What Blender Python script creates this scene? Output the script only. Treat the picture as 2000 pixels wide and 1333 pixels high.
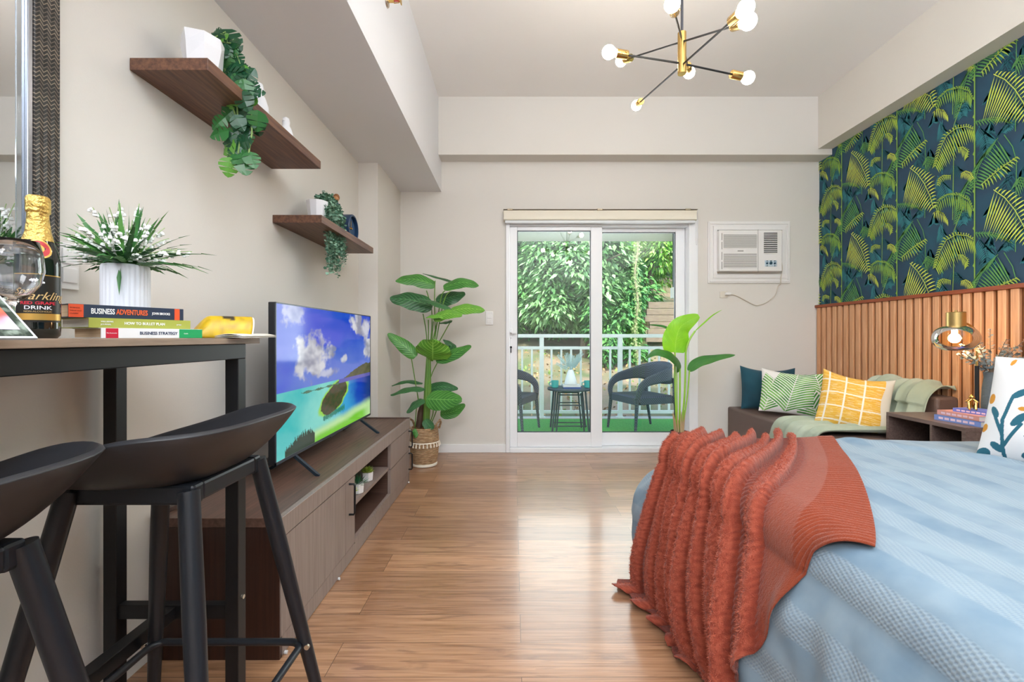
import bpy, math, random
from math import pi, sin, cos, radians as R
from mathutils import Vector as V, Matrix, noise as NZ

for o in list(bpy.data.objects): bpy.data.objects.remove(o)
SC = bpy.context.scene
COL = SC.collection

# ------------------------------------------------------------------ camera
FPX, CX, CY, CZ = 880.0, 1003.0, 660.0, 1.05     # focal length and vanishing point in a 2000x1333 frame
cam = bpy.data.objects.new('camera', bpy.data.cameras.new('camera'))
COL.objects.link(cam)
cam.data.sensor_width = 36; cam.data.lens = 36 * FPX / 2000
cam.data.shift_x = -0.0015; cam.data.shift_y = -0.00325
cam.location = (0, 0, CZ); cam.rotation_euler = (R(90), 0, 0)
cam.data.clip_start = .02; cam.data.clip_end = 200
SC.camera = cam

# ------------------------------------------------------------------ light and exposure
SC.view_settings.view_transform = 'Standard'; SC.view_settings.look = 'None'
SC.view_settings.exposure = -0.07; SC.view_settings.gamma = 1
SC.view_settings.use_curve_mapping = False
w = bpy.data.worlds.new('sky'); SC.world = w; w.use_nodes = True
nt = w.node_tree; bg = nt.nodes['Background']
sky = nt.nodes.new('ShaderNodeTexSky'); sky.sky_type = 'NISHITA'
sky.sun_disc = False; sky.sun_elevation = R(50); sky.sun_rotation = R(180); sky.air_density = 1.0; sky.dust_density = 2.0
nt.links.new(sky.outputs[0], bg.inputs[0]); bg.inputs[1].default_value = 1.0
sun = bpy.data.objects.new('sun', bpy.data.lights.new('sun', 'SUN')); COL.objects.link(sun)
sun.data.energy = 4.6; sun.data.angle = R(1.5); sun.data.color = (1, .96, .88)
sun.rotation_euler = (R(38), R(-14), 0)          # from above and behind the building, onto the hillside
def area(name, loc, rot, sx, sy, power, col):
    l = bpy.data.objects.new(name, bpy.data.lights.new(name, 'AREA')); COL.objects.link(l)
    l.data.shape = 'RECTANGLE'; l.data.size = sx; l.data.size_y = sy; l.data.energy = power; l.data.color = col
    l.location = loc; l.rotation_euler = rot; return l
# daylight coming in through the glass door, and two unseen fill lights added behind the camera
area('door_daylight', (.8, 4.6, 1.6), (R(-82), 0, 0), 1.6, 1.6, 52, (.93, .97, 1.0))
area('rear_fill_light', (-.56, -1.3, 2.32), (R(48), 0, R(-25)), .95, .8, 40, (.95, .97, 1))  # added fill, out of view, aimed forward and down at the bed foot
area('ceiling_bounce_fill', (1.15, -.7, 2.25), (R(180), 0, 0), 2.4, 1.8, 215, (.84, .92, 1.0))  # added fill facing up, bounced off the ceiling to brighten the room

# ------------------------------------------------------------------ helpers
def P(px, py, Y):
    return V(((px - CX) * Y / FPX, Y, CZ - (py - CY) * Y / FPX))
def lin(c):
    if isinstance(c, str):
        c = tuple(int(c[i:i+2], 16) / 255 for i in (0, 2, 4))
    return tuple((x / 12.92 if x <= .04045 else ((x + .055) / 1.055) ** 2.4) for x in c[:3])
def l4(c): return (*lin(c), 1)
def lerp(a, b, t): return a + (b - a) * t
def clamp(x, a=0., b=1.): return a if x < a else b if x > b else x
def sst(a, b, x):
    t = clamp((x - a) / (b - a)); return t * t * (3 - 2 * t)
def mixc(a, b, t): return tuple(a[i] * (1 - t) + b[i] * t for i in range(3))

MATS = {}
def mat(name, c='808080', rough=.5, metal=0., var=None, bump=None, emit=None, trans=0, vc=False, coat=0, sheen=0, spec=.5, sss=0, alpha=1, ior=None):
    """principled material; var=(colour2, scale, (sx,sy,sz), lo, hi) noise variation; bump=(scale, strength, (sx,sy,sz))"""
    if name in MATS: return MATS[name]
    m = bpy.data.materials.new(name); m.use_nodes = True
    nt = m.node_tree; N = nt.nodes; L = nt.links; b = N['Principled BSDF']
    b.inputs['Base Color'].default_value = l4(c); b.inputs['Roughness'].default_value = rough
    b.inputs['Metallic'].default_value = metal; b.inputs['Specular IOR Level'].default_value = spec
    if ior: b.inputs['IOR'].default_value = ior
    if trans: b.inputs['Transmission Weight'].default_value = trans
    if coat: b.inputs['Coat Weight'].default_value = coat; b.inputs['Coat Roughness'].default_value = .05
    if sheen: b.inputs['Sheen Weight'].default_value = sheen; b.inputs['Sheen Roughness'].default_value = .4
    if sss: b.inputs['Subsurface Weight'].default_value = sss; b.inputs['Subsurface Scale'].default_value = .02
    if alpha < 1: b.inputs['Alpha'].default_value = alpha
    src = None
    tc = N.new('ShaderNodeTexCoord')
    def mapped(s):
        mp = N.new('ShaderNodeMapping'); mp.inputs['Scale'].default_value = s; L.new(tc.outputs['Object'], mp.inputs[0]); return mp.outputs[0]
    if vc:
        a = N.new('ShaderNodeAttribute'); a.attribute_name = 'Col'; src = a.outputs['Color']
    if var:
        c2, sc, st = var[:3]; lo, hi = (var[3], var[4]) if len(var) > 4 else (.35, .65)
        n = N.new('ShaderNodeTexNoise'); n.inputs['Scale'].default_value = sc; n.inputs['Detail'].default_value = 6
        L.new(mapped(st), n.inputs['Vector'])
        r = N.new('ShaderNodeMapRange'); r.inputs[1].default_value = lo; r.inputs[2].default_value = hi; L.new(n.outputs['Fac'], r.inputs[0])
        mx = N.new('ShaderNodeMix'); mx.data_type = 'RGBA'; L.new(r.outputs[0], mx.inputs[0])
        if src: L.new(src, mx.inputs[6])
        else: mx.inputs[6].default_value = l4(c)
        mx.inputs[7].default_value = l4(c2); src = mx.outputs[2]
    if src: L.new(src, b.inputs['Base Color'])
    if bump:
        n = N.new('ShaderNodeTexNoise'); n.inputs['Scale'].default_value = bump[0]; n.inputs['Detail'].default_value = 4
        L.new(mapped(bump[2] if len(bump) > 2 else (1, 1, 1)), n.inputs['Vector'])
        bp = N.new('ShaderNodeBump'); bp.inputs['Strength'].default_value = bump[1]; bp.inputs['Distance'].default_value = .01
        L.new(n.outputs['Fac'], bp.inputs['Height']); L.new(bp.outputs[0], b.inputs['Normal'])
    if emit:
        if vc: L.new(src, b.inputs['Emission Color'])
        else: b.inputs['Emission Color'].default_value = l4(emit[0])
        b.inputs['Emission Strength'].default_value = emit[1]
    MATS[name] = m; return m

def node(m, t): return m.node_tree.nodes.new(t)

class MB:
    def __init__(s): s.v = []; s.f = []; s.m = []; s.uv = []; s.c = []; s.mi = 0; s.col = (1, 1, 1)
    def vert(s, p, uv=(0, 0), c=None):
        s.v.append(tuple(p)); s.uv.append(uv); s.c.append(c or s.col); return len(s.v) - 1
    def face(s, idx): s.f.append(tuple(idx)); s.m.append(s.mi)
    def poly(s, pts, uv=None, c=None):
        i = [s.vert(p, uv[k] if uv else (0, 0), c) for k, p in enumerate(pts)]; s.face(i)
    def box(s, a, b, M=None):
        x0, y0, z0 = a; x1, y1, z1 = b
        p = [V((x, y, z)) for z in (z0, z1) for y in (y0, y1) for x in (x0, x1)]
        if M: p = [M @ q for q in p]
        i = [s.vert(q) for q in p]
        for q in ((0, 2, 3, 1), (4, 5, 7, 6), (0, 1, 5, 4), (2, 6, 7, 3), (0, 4, 6, 2), (1, 3, 7, 5)): s.face([i[k] for k in q])
    def cbox(s, c, d, M=None):
        s.box([c[k] - d[k] / 2 for k in range(3)], [c[k] + d[k] / 2 for k in range(3)], M)
    def tube(s, pts, r, n=10, cap=True, closed=False):
        pts = [V(p) for p in pts]; K = len(pts)
        rs = r if isinstance(r, (list, tuple)) else [r] * K
        up = None; rings = []
        for k in range(K):
            if closed: t = (pts[(k + 1) % K] - pts[k - 1])
            else: t = pts[min(k + 1, K - 1)] - pts[max(k - 1, 0)]
            t.normalize()
            if up is None:
                up = t.orthogonal().normalized()
            up = (up - t * up.dot(t))
            if up.length < 1e-6: up = t.orthogonal()
            up.normalize(); w = t.cross(up)
            rings.append([s.vert(pts[k] + (up * cos(a) + w * sin(a)) * rs[k]) for a in [2 * pi * j / n for j in range(n)]])
        for k in range(K if closed else K - 1):
            A = rings[k]; B = rings[(k + 1) % K]
            for j in range(n): s.face((A[j], A[(j + 1) % n], B[(j + 1) % n], B[j]))
        if cap and not closed: s.face(rings[0][::-1]); s.face(rings[-1])
    def lathe(s, prof, c=(0, 0, 0), n=32, M=None, mod=None, cap=True):
        c = V(c); rings = []
        for k, (r, z) in enumerate(prof):
            ring = []
            for j in range(n):
                a = 2 * pi * j / n; rr = r * (mod(a, k) if mod else 1)
                p = V((rr * cos(a), rr * sin(a), z))
                if M: p = M @ p
                ring.append(s.vert(c + p, (j / n, z)))
            rings.append(ring)
        for k in range(len(rings) - 1):
            A, B = rings[k], rings[k + 1]
            for j in range(n): s.face((A[j], A[(j + 1) % n], B[(j + 1) % n], B[j]))
        if cap:
            if prof[0][0] > 1e-5: s.face(rings[0][::-1])
            if prof[-1][0] > 1e-5: s.face(rings[-1])
    def sphere(s, c, r, n=12, M=None):
        rr = r if isinstance(r, (tuple, list)) else (r, r, r); c = V(c); K = n // 2 + 1; rings = []
        for k in range(K + 1):
            f = pi * k / K; ring = []
            for j in range(n):
                a = 2 * pi * j / n; p = V((rr[0] * sin(f) * cos(a), rr[1] * sin(f) * sin(a), rr[2] * cos(f)))
                if M: p = M @ p
                ring.append(s.vert(c + p))
            rings.append(ring)
        for k in range(K):
            A, B = rings[k], rings[k + 1]
            for j in range(n): s.face((A[j], B[j], B[(j + 1) % n], A[(j + 1) % n]))
    def grid(s, fn, nu, nv, col=None, closed=False, uvf=None):
        idx = []
        for i in range(nu + 1):
            row = []
            for j in range(nv + 1):
                u, v = i / nu, j / nv
                row.append(s.vert(fn(u, v), uvf(u, v) if uvf else (u, v), col(u, v) if col else None))
            idx.append(row)
        for i in range(nu):
            for j in range(nv): s.face((idx[i][j], idx[i + 1][j], idx[i + 1][j + 1], idx[i][j + 1]))
        return idx
    def build(s, name, mats, parent=None, smooth=True, ang=35, bevel=0, seg=2, solid=0, sub=0, merge=False, off=0):
        me = bpy.data.meshes.new(name)
        o0 = V((0, 0, 0)); q = parent
        while q is not None: o0 += q.location; q = q.parent
        if s.v and o0.length > 0: vs = [(x - o0.x, y - o0.y, z - o0.z) for x, y, z in s.v]
        else: vs = s.v
        me.from_pydata(vs, [], s.f)
        if not isinstance(mats, (list, tuple)): mats = [mats]
        for m in mats: me.materials.append(m)
        me.polygons.foreach_set('material_index', s.m)
        if any(u != (0, 0) for u in s.uv[:50]):
            ul = me.uv_layers.new(name='UVMap')
            li = [0] * len(me.loops); me.loops.foreach_get('vertex_index', li)
            fl = []
            for i in li: fl += s.uv[i]
            ul.data.foreach_set('uv', fl)
        if any(c != (1, 1, 1) for c in s.c[::max(1, len(s.c) // 40)]):
            ca = me.color_attributes.new('Col', 'FLOAT_COLOR', 'POINT'); fl = []
            for c in s.c: fl += (c[0], c[1], c[2], 1.0)
            ca.data.foreach_set('color', fl)
        me.update(); me.validate()
        if merge:
            import bmesh
            bm = bmesh.new(); bm.from_mesh(me); bmesh.ops.remove_doubles(bm, verts=bm.verts, dist=1e-5)
            bmesh.ops.recalc_face_normals(bm, faces=bm.faces); bm.to_mesh(me); bm.free()
        if smooth:
            me.polygons.foreach_set('use_smooth', [True] * len(me.polygons))
            if ang < 180: me.set_sharp_from_angle(angle=R(ang))
        o = bpy.data.objects.new(name, me); COL.objects.link(o)
        if parent: o.parent = parent
        if solid:
            md = o.modifiers.new('thickness', 'SOLIDIFY'); md.thickness = solid; md.offset = off
        if bevel:
            md = o.modifiers.new('bevel', 'BEVEL'); md.width = bevel; md.segments = seg; md.limit_method = 'ANGLE'; md.angle_limit = R(40)
            md.harden_normals = False
        if sub:
            md = o.modifiers.new('sub', 'SUBSURF'); md.levels = sub; md.render_levels = sub
        return o
def tag(o, label=None, cat=None, group=None, kind=None):
    if label: o['label'] = label
    if cat: o['category'] = cat
    if group: o['group'] = group
    if kind: o['kind'] = kind
    return o
def thing(name, label, cat, loc=(0, 0, 0), group=None):
    o = bpy.data.objects.new(name, None); COL.objects.link(o); o.location = loc; o.empty_display_size = .1
    return tag(o, label, cat, group)
def children(o): return [c for c in bpy.data.objects if c.parent == o]
def copy_tree(o, parent=None):
    c = o.copy(); COL.objects.link(c); c.parent = parent
    for ch in children(o): copy_tree(ch, c)
    return c
def struct(o): o['kind'] = 'structure'; return o
def bez(P0, P1, P2, n=8): return [P0 * (1 - t) ** 2 + P1 * 2 * t * (1 - t) + P2 * t * t for t in [k / n for k in range(n + 1)]]
def frame(n, up=V((0, 0, 1))):
    """rotation matrix with z=n, y close to up"""
    n = V(n).normalized(); x = V(up).cross(n)
    if x.length < 1e-5: x = V((1, 0, 0))
    x.normalize(); y = n.cross(x); return Matrix((x, y, n)).transposed()
def text(s, size, x, M, parent, m, name='lettering', label=None, ext=.0004, bold=0, sx=1, align='LEFT', shear=0, spacing=1):
    cu = bpy.data.curves.new(name, 'FONT'); cu.body = s; cu.size = size; cu.extrude = ext; cu.offset = bold; cu.align_x = align; cu.align_y = 'CENTER'; cu.shear = shear; cu.space_character = spacing; cu.resolution_u = 3
    to = bpy.data.objects.new('t', cu); COL.objects.link(to)
    dg = bpy.context.evaluated_depsgraph_get(); dg.update()
    me = bpy.data.meshes.new_from_object(to.evaluated_get(dg)); bpy.data.objects.remove(to)
    o0 = V((0, 0, 0)); q = parent
    while q is not None: o0 += q.location; q = q.parent
    for v in me.vertices:
        p = V((v.co.x * sx + x[0], v.co.y + x[1], v.co.z + x[2])); v.co = (M @ p) - o0
    me.materials.clear(); me.materials.append(m)
    o = bpy.data.objects.new(name, me); COL.objects.link(o); o.parent = parent
    if label: o['label'] = label
    return o
def M4(o, x, y, z):
    m = Matrix.Identity(4)
    for i, a in enumerate((x, y, z)):
        for k in range(3): m[k][i] = a[k]
    for k in range(3): m[k][3] = o[k]
    return m

# ------------------------------------------------------------------ materials shared
wall_m = mat('wall_paint', 'DEDAD4', .85, bump=(180, .05))
white_m = mat('white_paint', 'E9E7E4', .7)
ceil_m = mat('ceiling_paint', 'F3F1EF', .9)
trim_m = mat('white_gloss', 'EEEEEF', .35)
black_m = mat('black_metal', '1B1C1F', .42, .3)
gold_m = mat('brass', 'C9A25E', .25, 1.0)

def wood(name, c1, c2, st, rough=.4, scale=6, bump=.08, c3=None):
    m = mat(name, c1, rough, var=(c2, scale, st, .3, .7), bump=(scale * 3, bump, st)); return m
wal_m = wood('walnut_laminate_y', '4A362F', '33241F', (14, .8, 14), .38)
walz_m = wood('walnut_laminate_z', '5A4842', '46352F', (18, 18, .7), .38)
shelf_m = wood('walnut_shelf', '7A543D', '50332A', (16, 1.0, 16), .45)
# ================================================================== room shell
XL, XR, YB, ZC = -1.185, 2.80, 4.125, 3.17
YN = -2.4; T = .2
def floor_material():
    m = mat('oak_vinyl_floor', 'B48F70', .3); nt = m.node_tree; N = nt.nodes; L = nt.links; b = N['Principled BSDF']
    tc = N.new('ShaderNodeTexCoord')
    mp = N.new('ShaderNodeMapping'); mp.inputs['Location'].default_value = (.585, .025, 0); L.new(tc.outputs['Object'], mp.inputs[0])
    br = N.new('ShaderNodeTexBrick'); br.offset = .5; br.inputs['Scale'].default_value = 1
    br.inputs['Brick Width'].default_value = 1.22; br.inputs['Row Height'].default_value = .1575; br.inputs['Mortar Size'].default_value = .0011
    br.inputs['Mortar Smooth'].default_value = .3; br.inputs['Bias'].default_value = 0
    br.inputs['Color1'].default_value = (0, 0, 0, 1); br.inputs['Color2'].default_value = (1, 1, 1, 1); br.inputs['Mortar'].default_value = (.5, .5, .5, 1)
    L.new(mp.outputs[0], br.inputs['Vector'])
    # a per-plank random value shifts the grain so that boards differ
    sep = N.new('ShaderNodeSeparateXYZ'); L.new(tc.outputs['Object'], sep.inputs[0])
    add = N.new('ShaderNodeVectorMath'); add.operation = 'MULTIPLY_ADD'
    L.new(br.outputs['Color'], add.inputs[0]); add.inputs[1].default_value = (7, 11, 5); L.new(tc.outputs['Object'], add.inputs[2])
    def nz(sc, st, det, dist=0):
        q = N.new('ShaderNodeMapping'); q.inputs['Scale'].default_value = st; L.new(add.outputs[0], q.inputs[0])
        n = N.new('ShaderNodeTexNoise'); n.inputs['Scale'].default_value = sc; n.inputs['Detail'].default_value = det; n.inputs['Distortion'].default_value = dist
        L.new(q.outputs[0], n.inputs['Vector']); return n.outputs['Fac']
    g1 = nz(3, (.8, 15, 1), 8, 1.1); g2 = nz(8, (.5, 30, 1), 4); g3 = nz(3.0, (1.1, 8, 1), 5, 1.2)
    def ramp(f, stops):
        r = N.new('ShaderNodeValToRGB'); L.new(f, r.inputs[0]); el = r.color_ramp.elements
        while len(el) < len(stops): el.new(.5)
        for e, (p, c) in zip(el, stops): e.position = p; e.color = l4(c)
        return r.outputs[0]
    def mix(f, a, c, mode='MIX'):
        x = N.new('ShaderNodeMix'); x.data_type = 'RGBA'; x.blend_type = mode
        if isinstance(f, float): x.inputs[0].default_value = f
        else: L.new(f, x.inputs[0])
        L.new(a, x.inputs[6]) if not isinstance(a, str) else setattr(x.inputs[6], 'default_value', l4(a))
        L.new(c, x.inputs[7]) if not isinstance(c, str) else setattr(x.inputs[7], 'default_value', l4(c))
        return x.outputs[2]
    base = ramp(g1, [(.22, '6F4E38'), (.40, '9A7659'), (.56, 'B8957A'), (.8, 'CBAE93')])
    base = mix(.42, base, ramp(g2, [(.3, '7A583F'), (.6, 'C29C7A'), (1, 'CFAE8E')]))
    tone = ramp(br.outputs['Color'], [(0, 'A8907C'), (.5, 'C9B6A2'), (1, 'E0CDB8')])
    base = mix(.75, base, tone, 'MULTIPLY')
    br2 = N.new('ShaderNodeMapRange'); L.new(g3, br2.inputs[0]); br2.inputs[1].default_value = .56; br2.inputs[2].default_value = .70; br2.inputs[4].default_value = .75
    base = mix(br2.outputs[0], base, '6B4B37')
    gain = N.new('ShaderNodeMix'); gain.data_type = 'RGBA'; gain.blend_type = 'MULTIPLY'; gain.inputs[0].default_value = 1; L.new(base, gain.inputs[6]); gain.inputs[7].default_value = (1.30, 1.30, 1.33, 1)
    base = mix(br.outputs['Fac'], gain.outputs[2], '5A4232')
    L.new(base, b.inputs['Base Color']); b.inputs['Coat Weight'].default_value = .35; b.inputs['Coat Roughness'].default_value = .12
    rr = N.new('ShaderNodeMapRange'); L.new(g2, rr.inputs[0]); rr.inputs[3].default_value = .24; rr.inputs[4].default_value = .4; L.new(rr.outputs[0], b.inputs['Roughness'])
    bp = N.new('ShaderNodeBump'); bp.inputs['Strength'].default_value = .12; bp.inputs['Distance'].default_value = .004; L.new(g2, bp.inputs['Height']); L.new(bp.outputs[0], b.inputs['Normal'])
    return m
g = MB(); g.box((XL - T, YN - T, -.15), (XR + T, YB + .02, 0)); struct(g.build('floor', floor_material(), smooth=False))
g = MB(); g.box((XL - T, YN - T, ZC), (XR + T, YB + T, ZC + .2)); struct(g.build('ceiling', ceil_m, smooth=False))
g = MB(); g.box((XL - T, YN, 0), (XL, YB + T, ZC)); g.box((XL, 3.44, 0), (-1.036, YB, 2.386)); struct(g.build('wall_left', wall_m, smooth=False))
g = MB(); g.box((XL, YN - T, 0), (XR, YN, ZC)); struct(g.build('wall_front', white_m, smooth=False))
DX0, DX1, DZ1 = -.07, 1.683, 2.125
g = MB(); g.box((XL, YB, 0), (DX0, YB + T, ZC)); g.box((DX1, YB, 0), (XR, YB + T, ZC)); g.box((DX0, YB, DZ1), (DX1, YB + T, ZC))
struct(g.build('wall_back', wall_m, smooth=False))
# beams
g = MB(); g.box((XL, YN, 2.386), (-.66, YB, ZC)); struct(g.build('trim_1', mat('beam_white', 'E4E4E7', .8), smooth=False))
g = MB(); g.box((-.66, 3.96, 2.66), (XR, YB, ZC)); struct(g.build('trim_2', wall_m, smooth=False))
g = MB(); g.box((2.676, YN, 2.71), (XR, 3.96, ZC)); struct(g.build('trim_3', mat('beam_cream', 'E0DBD2', .85), smooth=False))
# baseboards
g = MB(); g.box((-1.036, YB - .014, 0), (DX0, YB, .075)); struct(g.build('baseboard_back', trim_m, smooth=False, bevel=.003))
g = MB(); g.box((DX1 + .02, YB - .014, 0), (1.95, YB, .075)); struct(g.build('baseboard_corner', trim_m, smooth=False, bevel=.003))

# ---- right wall carrying the palm wallpaper (pattern is part of the wall's own mesh)
def c4(x, y):
    px = 1580 + x / 2.667; py = 100 + y / 2.667; Y = 2.79 * FPX / (px - CX); return (-Y, CZ + (660 - py) * Y / FPX)
WP = [mat('wallpaper_navy', '29475E', .75, var=('235468', 5, (1, 1, 1), .45, .7)), mat('wallpaper_teal_dark', '24616C', .75), mat('wallpaper_teal', '35808A', .75),
      mat('wallpaper_green', '5D9A55', .75), mat('wallpaper_moss', '87B04A', .75), mat('wallpaper_lime', 'AEC94E', .75), mat('wallpaper_yellow', 'C9DA5C', .75)]
g = MB(); g.mi = 0
g.box((XR, YN, 0), (XR + T, YB + T, ZC))
rw = random.Random(4)
def frond(pts, n, la, lb, ll, ra, rb, rl, mi, wd=.009, du=0, dv=0, lay=0, conv=True):
    """spine pts (crop coords); leaflets left/right: direction at base/tip, length (base, mid, tip) in crop px"""
    if conv: pts = [c4(*p) for p in pts]
    pts = [V((p[0], p[1], 0)) for p in pts]
    cum = [0]
    for a, b in zip(pts, pts[1:]): cum.append(cum[-1] + (b - a).length)
    def at(t):
        d = t * cum[-1]
        for k in range(len(pts) - 1):
            if d <= cum[k + 1] or k == len(pts) - 2: return pts[k].lerp(pts[k + 1], (d - cum[k]) / max(1e-6, cum[k + 1] - cum[k]))
    x = XR - .0008 - lay * .00022
    def put(q):
        ps = []
        for p in q:
            ps.append((x, clamp(-(p[0] + du), -.2, YB - .001), clamp(p[1] + dv, 1.32, 2.709)))
        if max(a[1] for a in ps) - min(a[1] for a in ps) < 1e-4 or max(a[2] for a in ps) - min(a[2] for a in ps) < 1e-4: return
        g.poly(ps)
    g.mi = mi
    S = .00135
    for side, (da, db, ls) in enumerate(((la, lb, ll), (ra, rb, rl))):
        if not ls: continue
        for k in range(n):
            t = (k + .5) / n; p = at(t)
            d = V((lerp(da[0], db[0], t), -lerp(da[1], db[1], t), 0)).normalized()
            L = (lerp(ls[0], ls[1], t * 2) if t < .5 else lerp(ls[1], ls[2], t * 2 - 1)) * S * (.9 + .2 * rw.random())
            s = V((-d.y, d.x, 0)) * wd * .44; m1 = p + d * L * .35; m2 = p + d * L * .72 + V((0, -.004, 0)); e = p + d * L + V((0, -.012, 0))
            put([p, m1 + s, m2 + s * .7, e, m2 - s * .7, m1 - s])
    for a, b in zip(pts, pts[1:]):
        d = (b - a).normalized(); s = V((-d.y, d.x, 0)) * .0022; put([a + s, b + s, b - s, a - s])
MOT = [
 # dark teal background fans
 dict(pts=[(500,470),(495,400),(520,350)], n=10, la=(-1,.3), lb=(-.6,1), ll=(30,55,40), ra=(1,.5), rb=(.7,1), rl=(30,60,40), mi=1),
 dict(pts=[(575,840),(590,790),(625,770)], n=9, la=(-1,.4), lb=(-.6,1), ll=(25,45,40), ra=(1,.5), rb=(.6,1), rl=(25,45,40), mi=1),
 dict(pts=[(720,760),(700,690),(665,650)], n=11, la=(-1,.5), lb=(-.4,1), ll=(30,60,50), ra=(1,.5), rb=(.6,1), rl=(30,60,40), mi=2),
 dict(pts=[(720,440),(690,400),(680,365)], n=10, la=(-1,.5), lb=(-.4,1), ll=(30,50,40), ra=(1,.5), rb=(.6,1), rl=(30,50,40), mi=2),
 dict(pts=[(500,900),(490,850),(470,820)], n=10, la=(-1,.5), lb=(-.5,1), ll=(25,55,60), ra=(1,.5), rb=(.6,1), rl=(30,70,60), mi=2),
 dict(pts=[(800,900),(790,850),(830,820)], n=9, la=(-1,.5), lb=(-.5,1), ll=(25,45,30), ra=(1,.5), rb=(.6,1), rl=(20,40,30), mi=2),
 dict(pts=[(590,640),(560,560),(600,520)], n=10, la=(-1,.7), lb=(-.6,1), ll=(30,60,40), ra=(1,.5), rb=(.6,1), rl=(30,50,40), mi=1),
 dict(pts=[(800,640),(770,600),(740,600)], n=8, la=(-1,.7), lb=(-.6,1), ll=(20,40,30), ra=(1,.5), rb=(.6,1), rl=(20,40,30), mi=1),
 # stems
 dict(pts=[(600,870),(602,640),(604,480),(590,420),(560,370)], n=1, la=(1,0), lb=(1,0), ll=None, ra=(1,0), rb=(1,0), rl=None, mi=3),
 dict(pts=[(690,640),(690,480),(692,360)], n=1, la=(1,0), lb=(1,0), ll=None, ra=(1,0), rb=(1,0), rl=None, mi=2),
 dict(pts=[(745,880),(750,600),(752,385),(800,250)], n=1, la=(1,0), lb=(1,0), ll=None, ra=(1,0), rb=(1,0), rl=None, mi=4),
 # green drooping fronds
 dict(pts=[(690,600),(660,560),(615,550),(600,590)], n=14, la=(-.2,1), lb=(-1,.4), ll=(20,40,20), ra=(.5,1), rb=(.3,1), rl=(20,60,50), mi=3, wd=.007),
 dict(pts=[(450,1085),(470,1000),(500,930),(540,885)], n=15, la=(-1,.15), lb=(-.7,.9), ll=(20,55,70), ra=(1,.45), rb=(.45,1), rl=(40,110,150), mi=3, wd=.010),
 dict(pts=[(455,800),(500,798),(545,806),(580,830)], n=14, la=(.8,-.6), lb=(1,-.2), ll=(14,22,10), ra=(.6,1), rb=(1,.3), rl=(20,34,16), mi=3, wd=.007),
 dict(pts=[(760,900),(790,800),(820,700),(850,640)], n=18, la=(-1,.2), lb=(-.8,.8), ll=(10,50,60), ra=(1,.2), rb=(.8,.7), rl=(10,30,40), mi=3, wd=.008),
 # dome of moss and its bright lower cluster
 dict(pts=[(850,245),(830,205),(780,190),(720,205),(680,240),(655,290)], n=21, la=(.2,-1), lb=(-1,-.1), ll=(18,26,18), ra=(-.2,1), rb=(.4,1), rl=(40,75,30), mi=4, wd=.009),
 dict(pts=[(722,345),(700,310),(670,300),(650,315)], n=10, la=(.2,-1), lb=(-.9,.1), ll=(12,18,14), ra=(.2,1), rb=(-.3,1), rl=(18,34,26), mi=6, wd=.008),
 # lime arching frond C
 dict(pts=[(855,405),(820,392),(765,402),(715,440),(680,510),(655,600)], n=23, la=(.3,-1), lb=(-1,.3), ll=(16,30,16), ra=(.25,1), rb=(.5,.9), rl=(60,130,40), mi=5, wd=.0085),
 # yellow rising frond E
 dict(pts=[(480,590),(520,545),(560,505),(608,462)], n=13, la=(-.5,-1), lb=(.6,-1), ll=(8,20,10), ra=(.2,1), rb=(.9,.3), rl=(20,46,16), mi=5, wd=.008),
 # crescents
 dict(pts=[(668,700),(675,665),(700,648),(738,648)], n=10, la=(-1,-.1), lb=(.1,-1), ll=(9,12,8), ra=(.9,.4), rb=(.1,1), rl=(14,24,14), mi=5, wd=.007),
 dict(pts=[(855,665),(840,635),(815,625),(790,640)], n=10, la=(1,-.3), lb=(-.6,-1), ll=(8,12,8), ra=(-.9,.5), rb=(-.2,1), rl=(14,26,16), mi=6, wd=.007),
 dict(pts=[(822,555),(826,520),(800,500),(772,505)], n=10, la=(1,-.1), lb=(-.3,-1), ll=(9,14,8), ra=(-.9,.6), rb=(.1,1), rl=(14,30,16), mi=5, wd=.007),
 # big bright frond A
 dict(pts=[(648,818),(630,755),(600,690),(565,640),(525,608)], n=17, la=(-.9,.6), lb=(-.28,1), ll=(20,120,165), ra=(1,-.15), rb=(.7,-.8), rl=(18,62,22), mi=6, wd=.0105),
]
for k in range(16):
    x0 = rw.uniform(470, 840); y0 = rw.uniform(420, 900); a = rw.uniform(-1, 1)
    MOT.insert(0, dict(pts=[(x0, y0), (x0 + 20 * a, y0 - 35), (x0 + 55 * a, y0 - 55)], n=11, la=(-1, .4), lb=(-.4, 1), ll=(20, 46, 30), ra=(1, .4), rb=(.5, 1), rl=(20, 46, 30), mi=rw.choice((1, 2, 2)), wd=.010))
du0 = .553
for it, q in enumerate(range(-2, 7)):
    for r_ in range(-2, 3):
        du = q * du0; dv = r_ * .672 + (.336 if q % 2 else 0)
        st = c4(455, 800)[0] + du
        if -st < -.6 or -st > YB + .8: continue
        for k, mo in enumerate(MOT):
            frond(mo['pts'], mo['n'], mo['la'], mo['lb'], mo['ll'], mo['ra'], mo['rb'], mo['rl'], mo['mi'], mo.get('wd', .009), du, dv, k)
    st = c4(455, 800)[0] + q * du0
    if -.1 < -st < YB - .02:
        g.mi = 4; g.box((XR - .0058, -st - .0035, 1.32), (XR - .0052, -st + .0035, 2.709))
        for zz in range(12):
            z = 1.36 + zz * .113; g.poly([(XR - .006, -st, z), (XR - .006, -st + .012, z + .014), (XR - .006, -st + .003, z + .03)])
wr = g.build('wall_right', WP, smooth=False); struct(wr)

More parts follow.
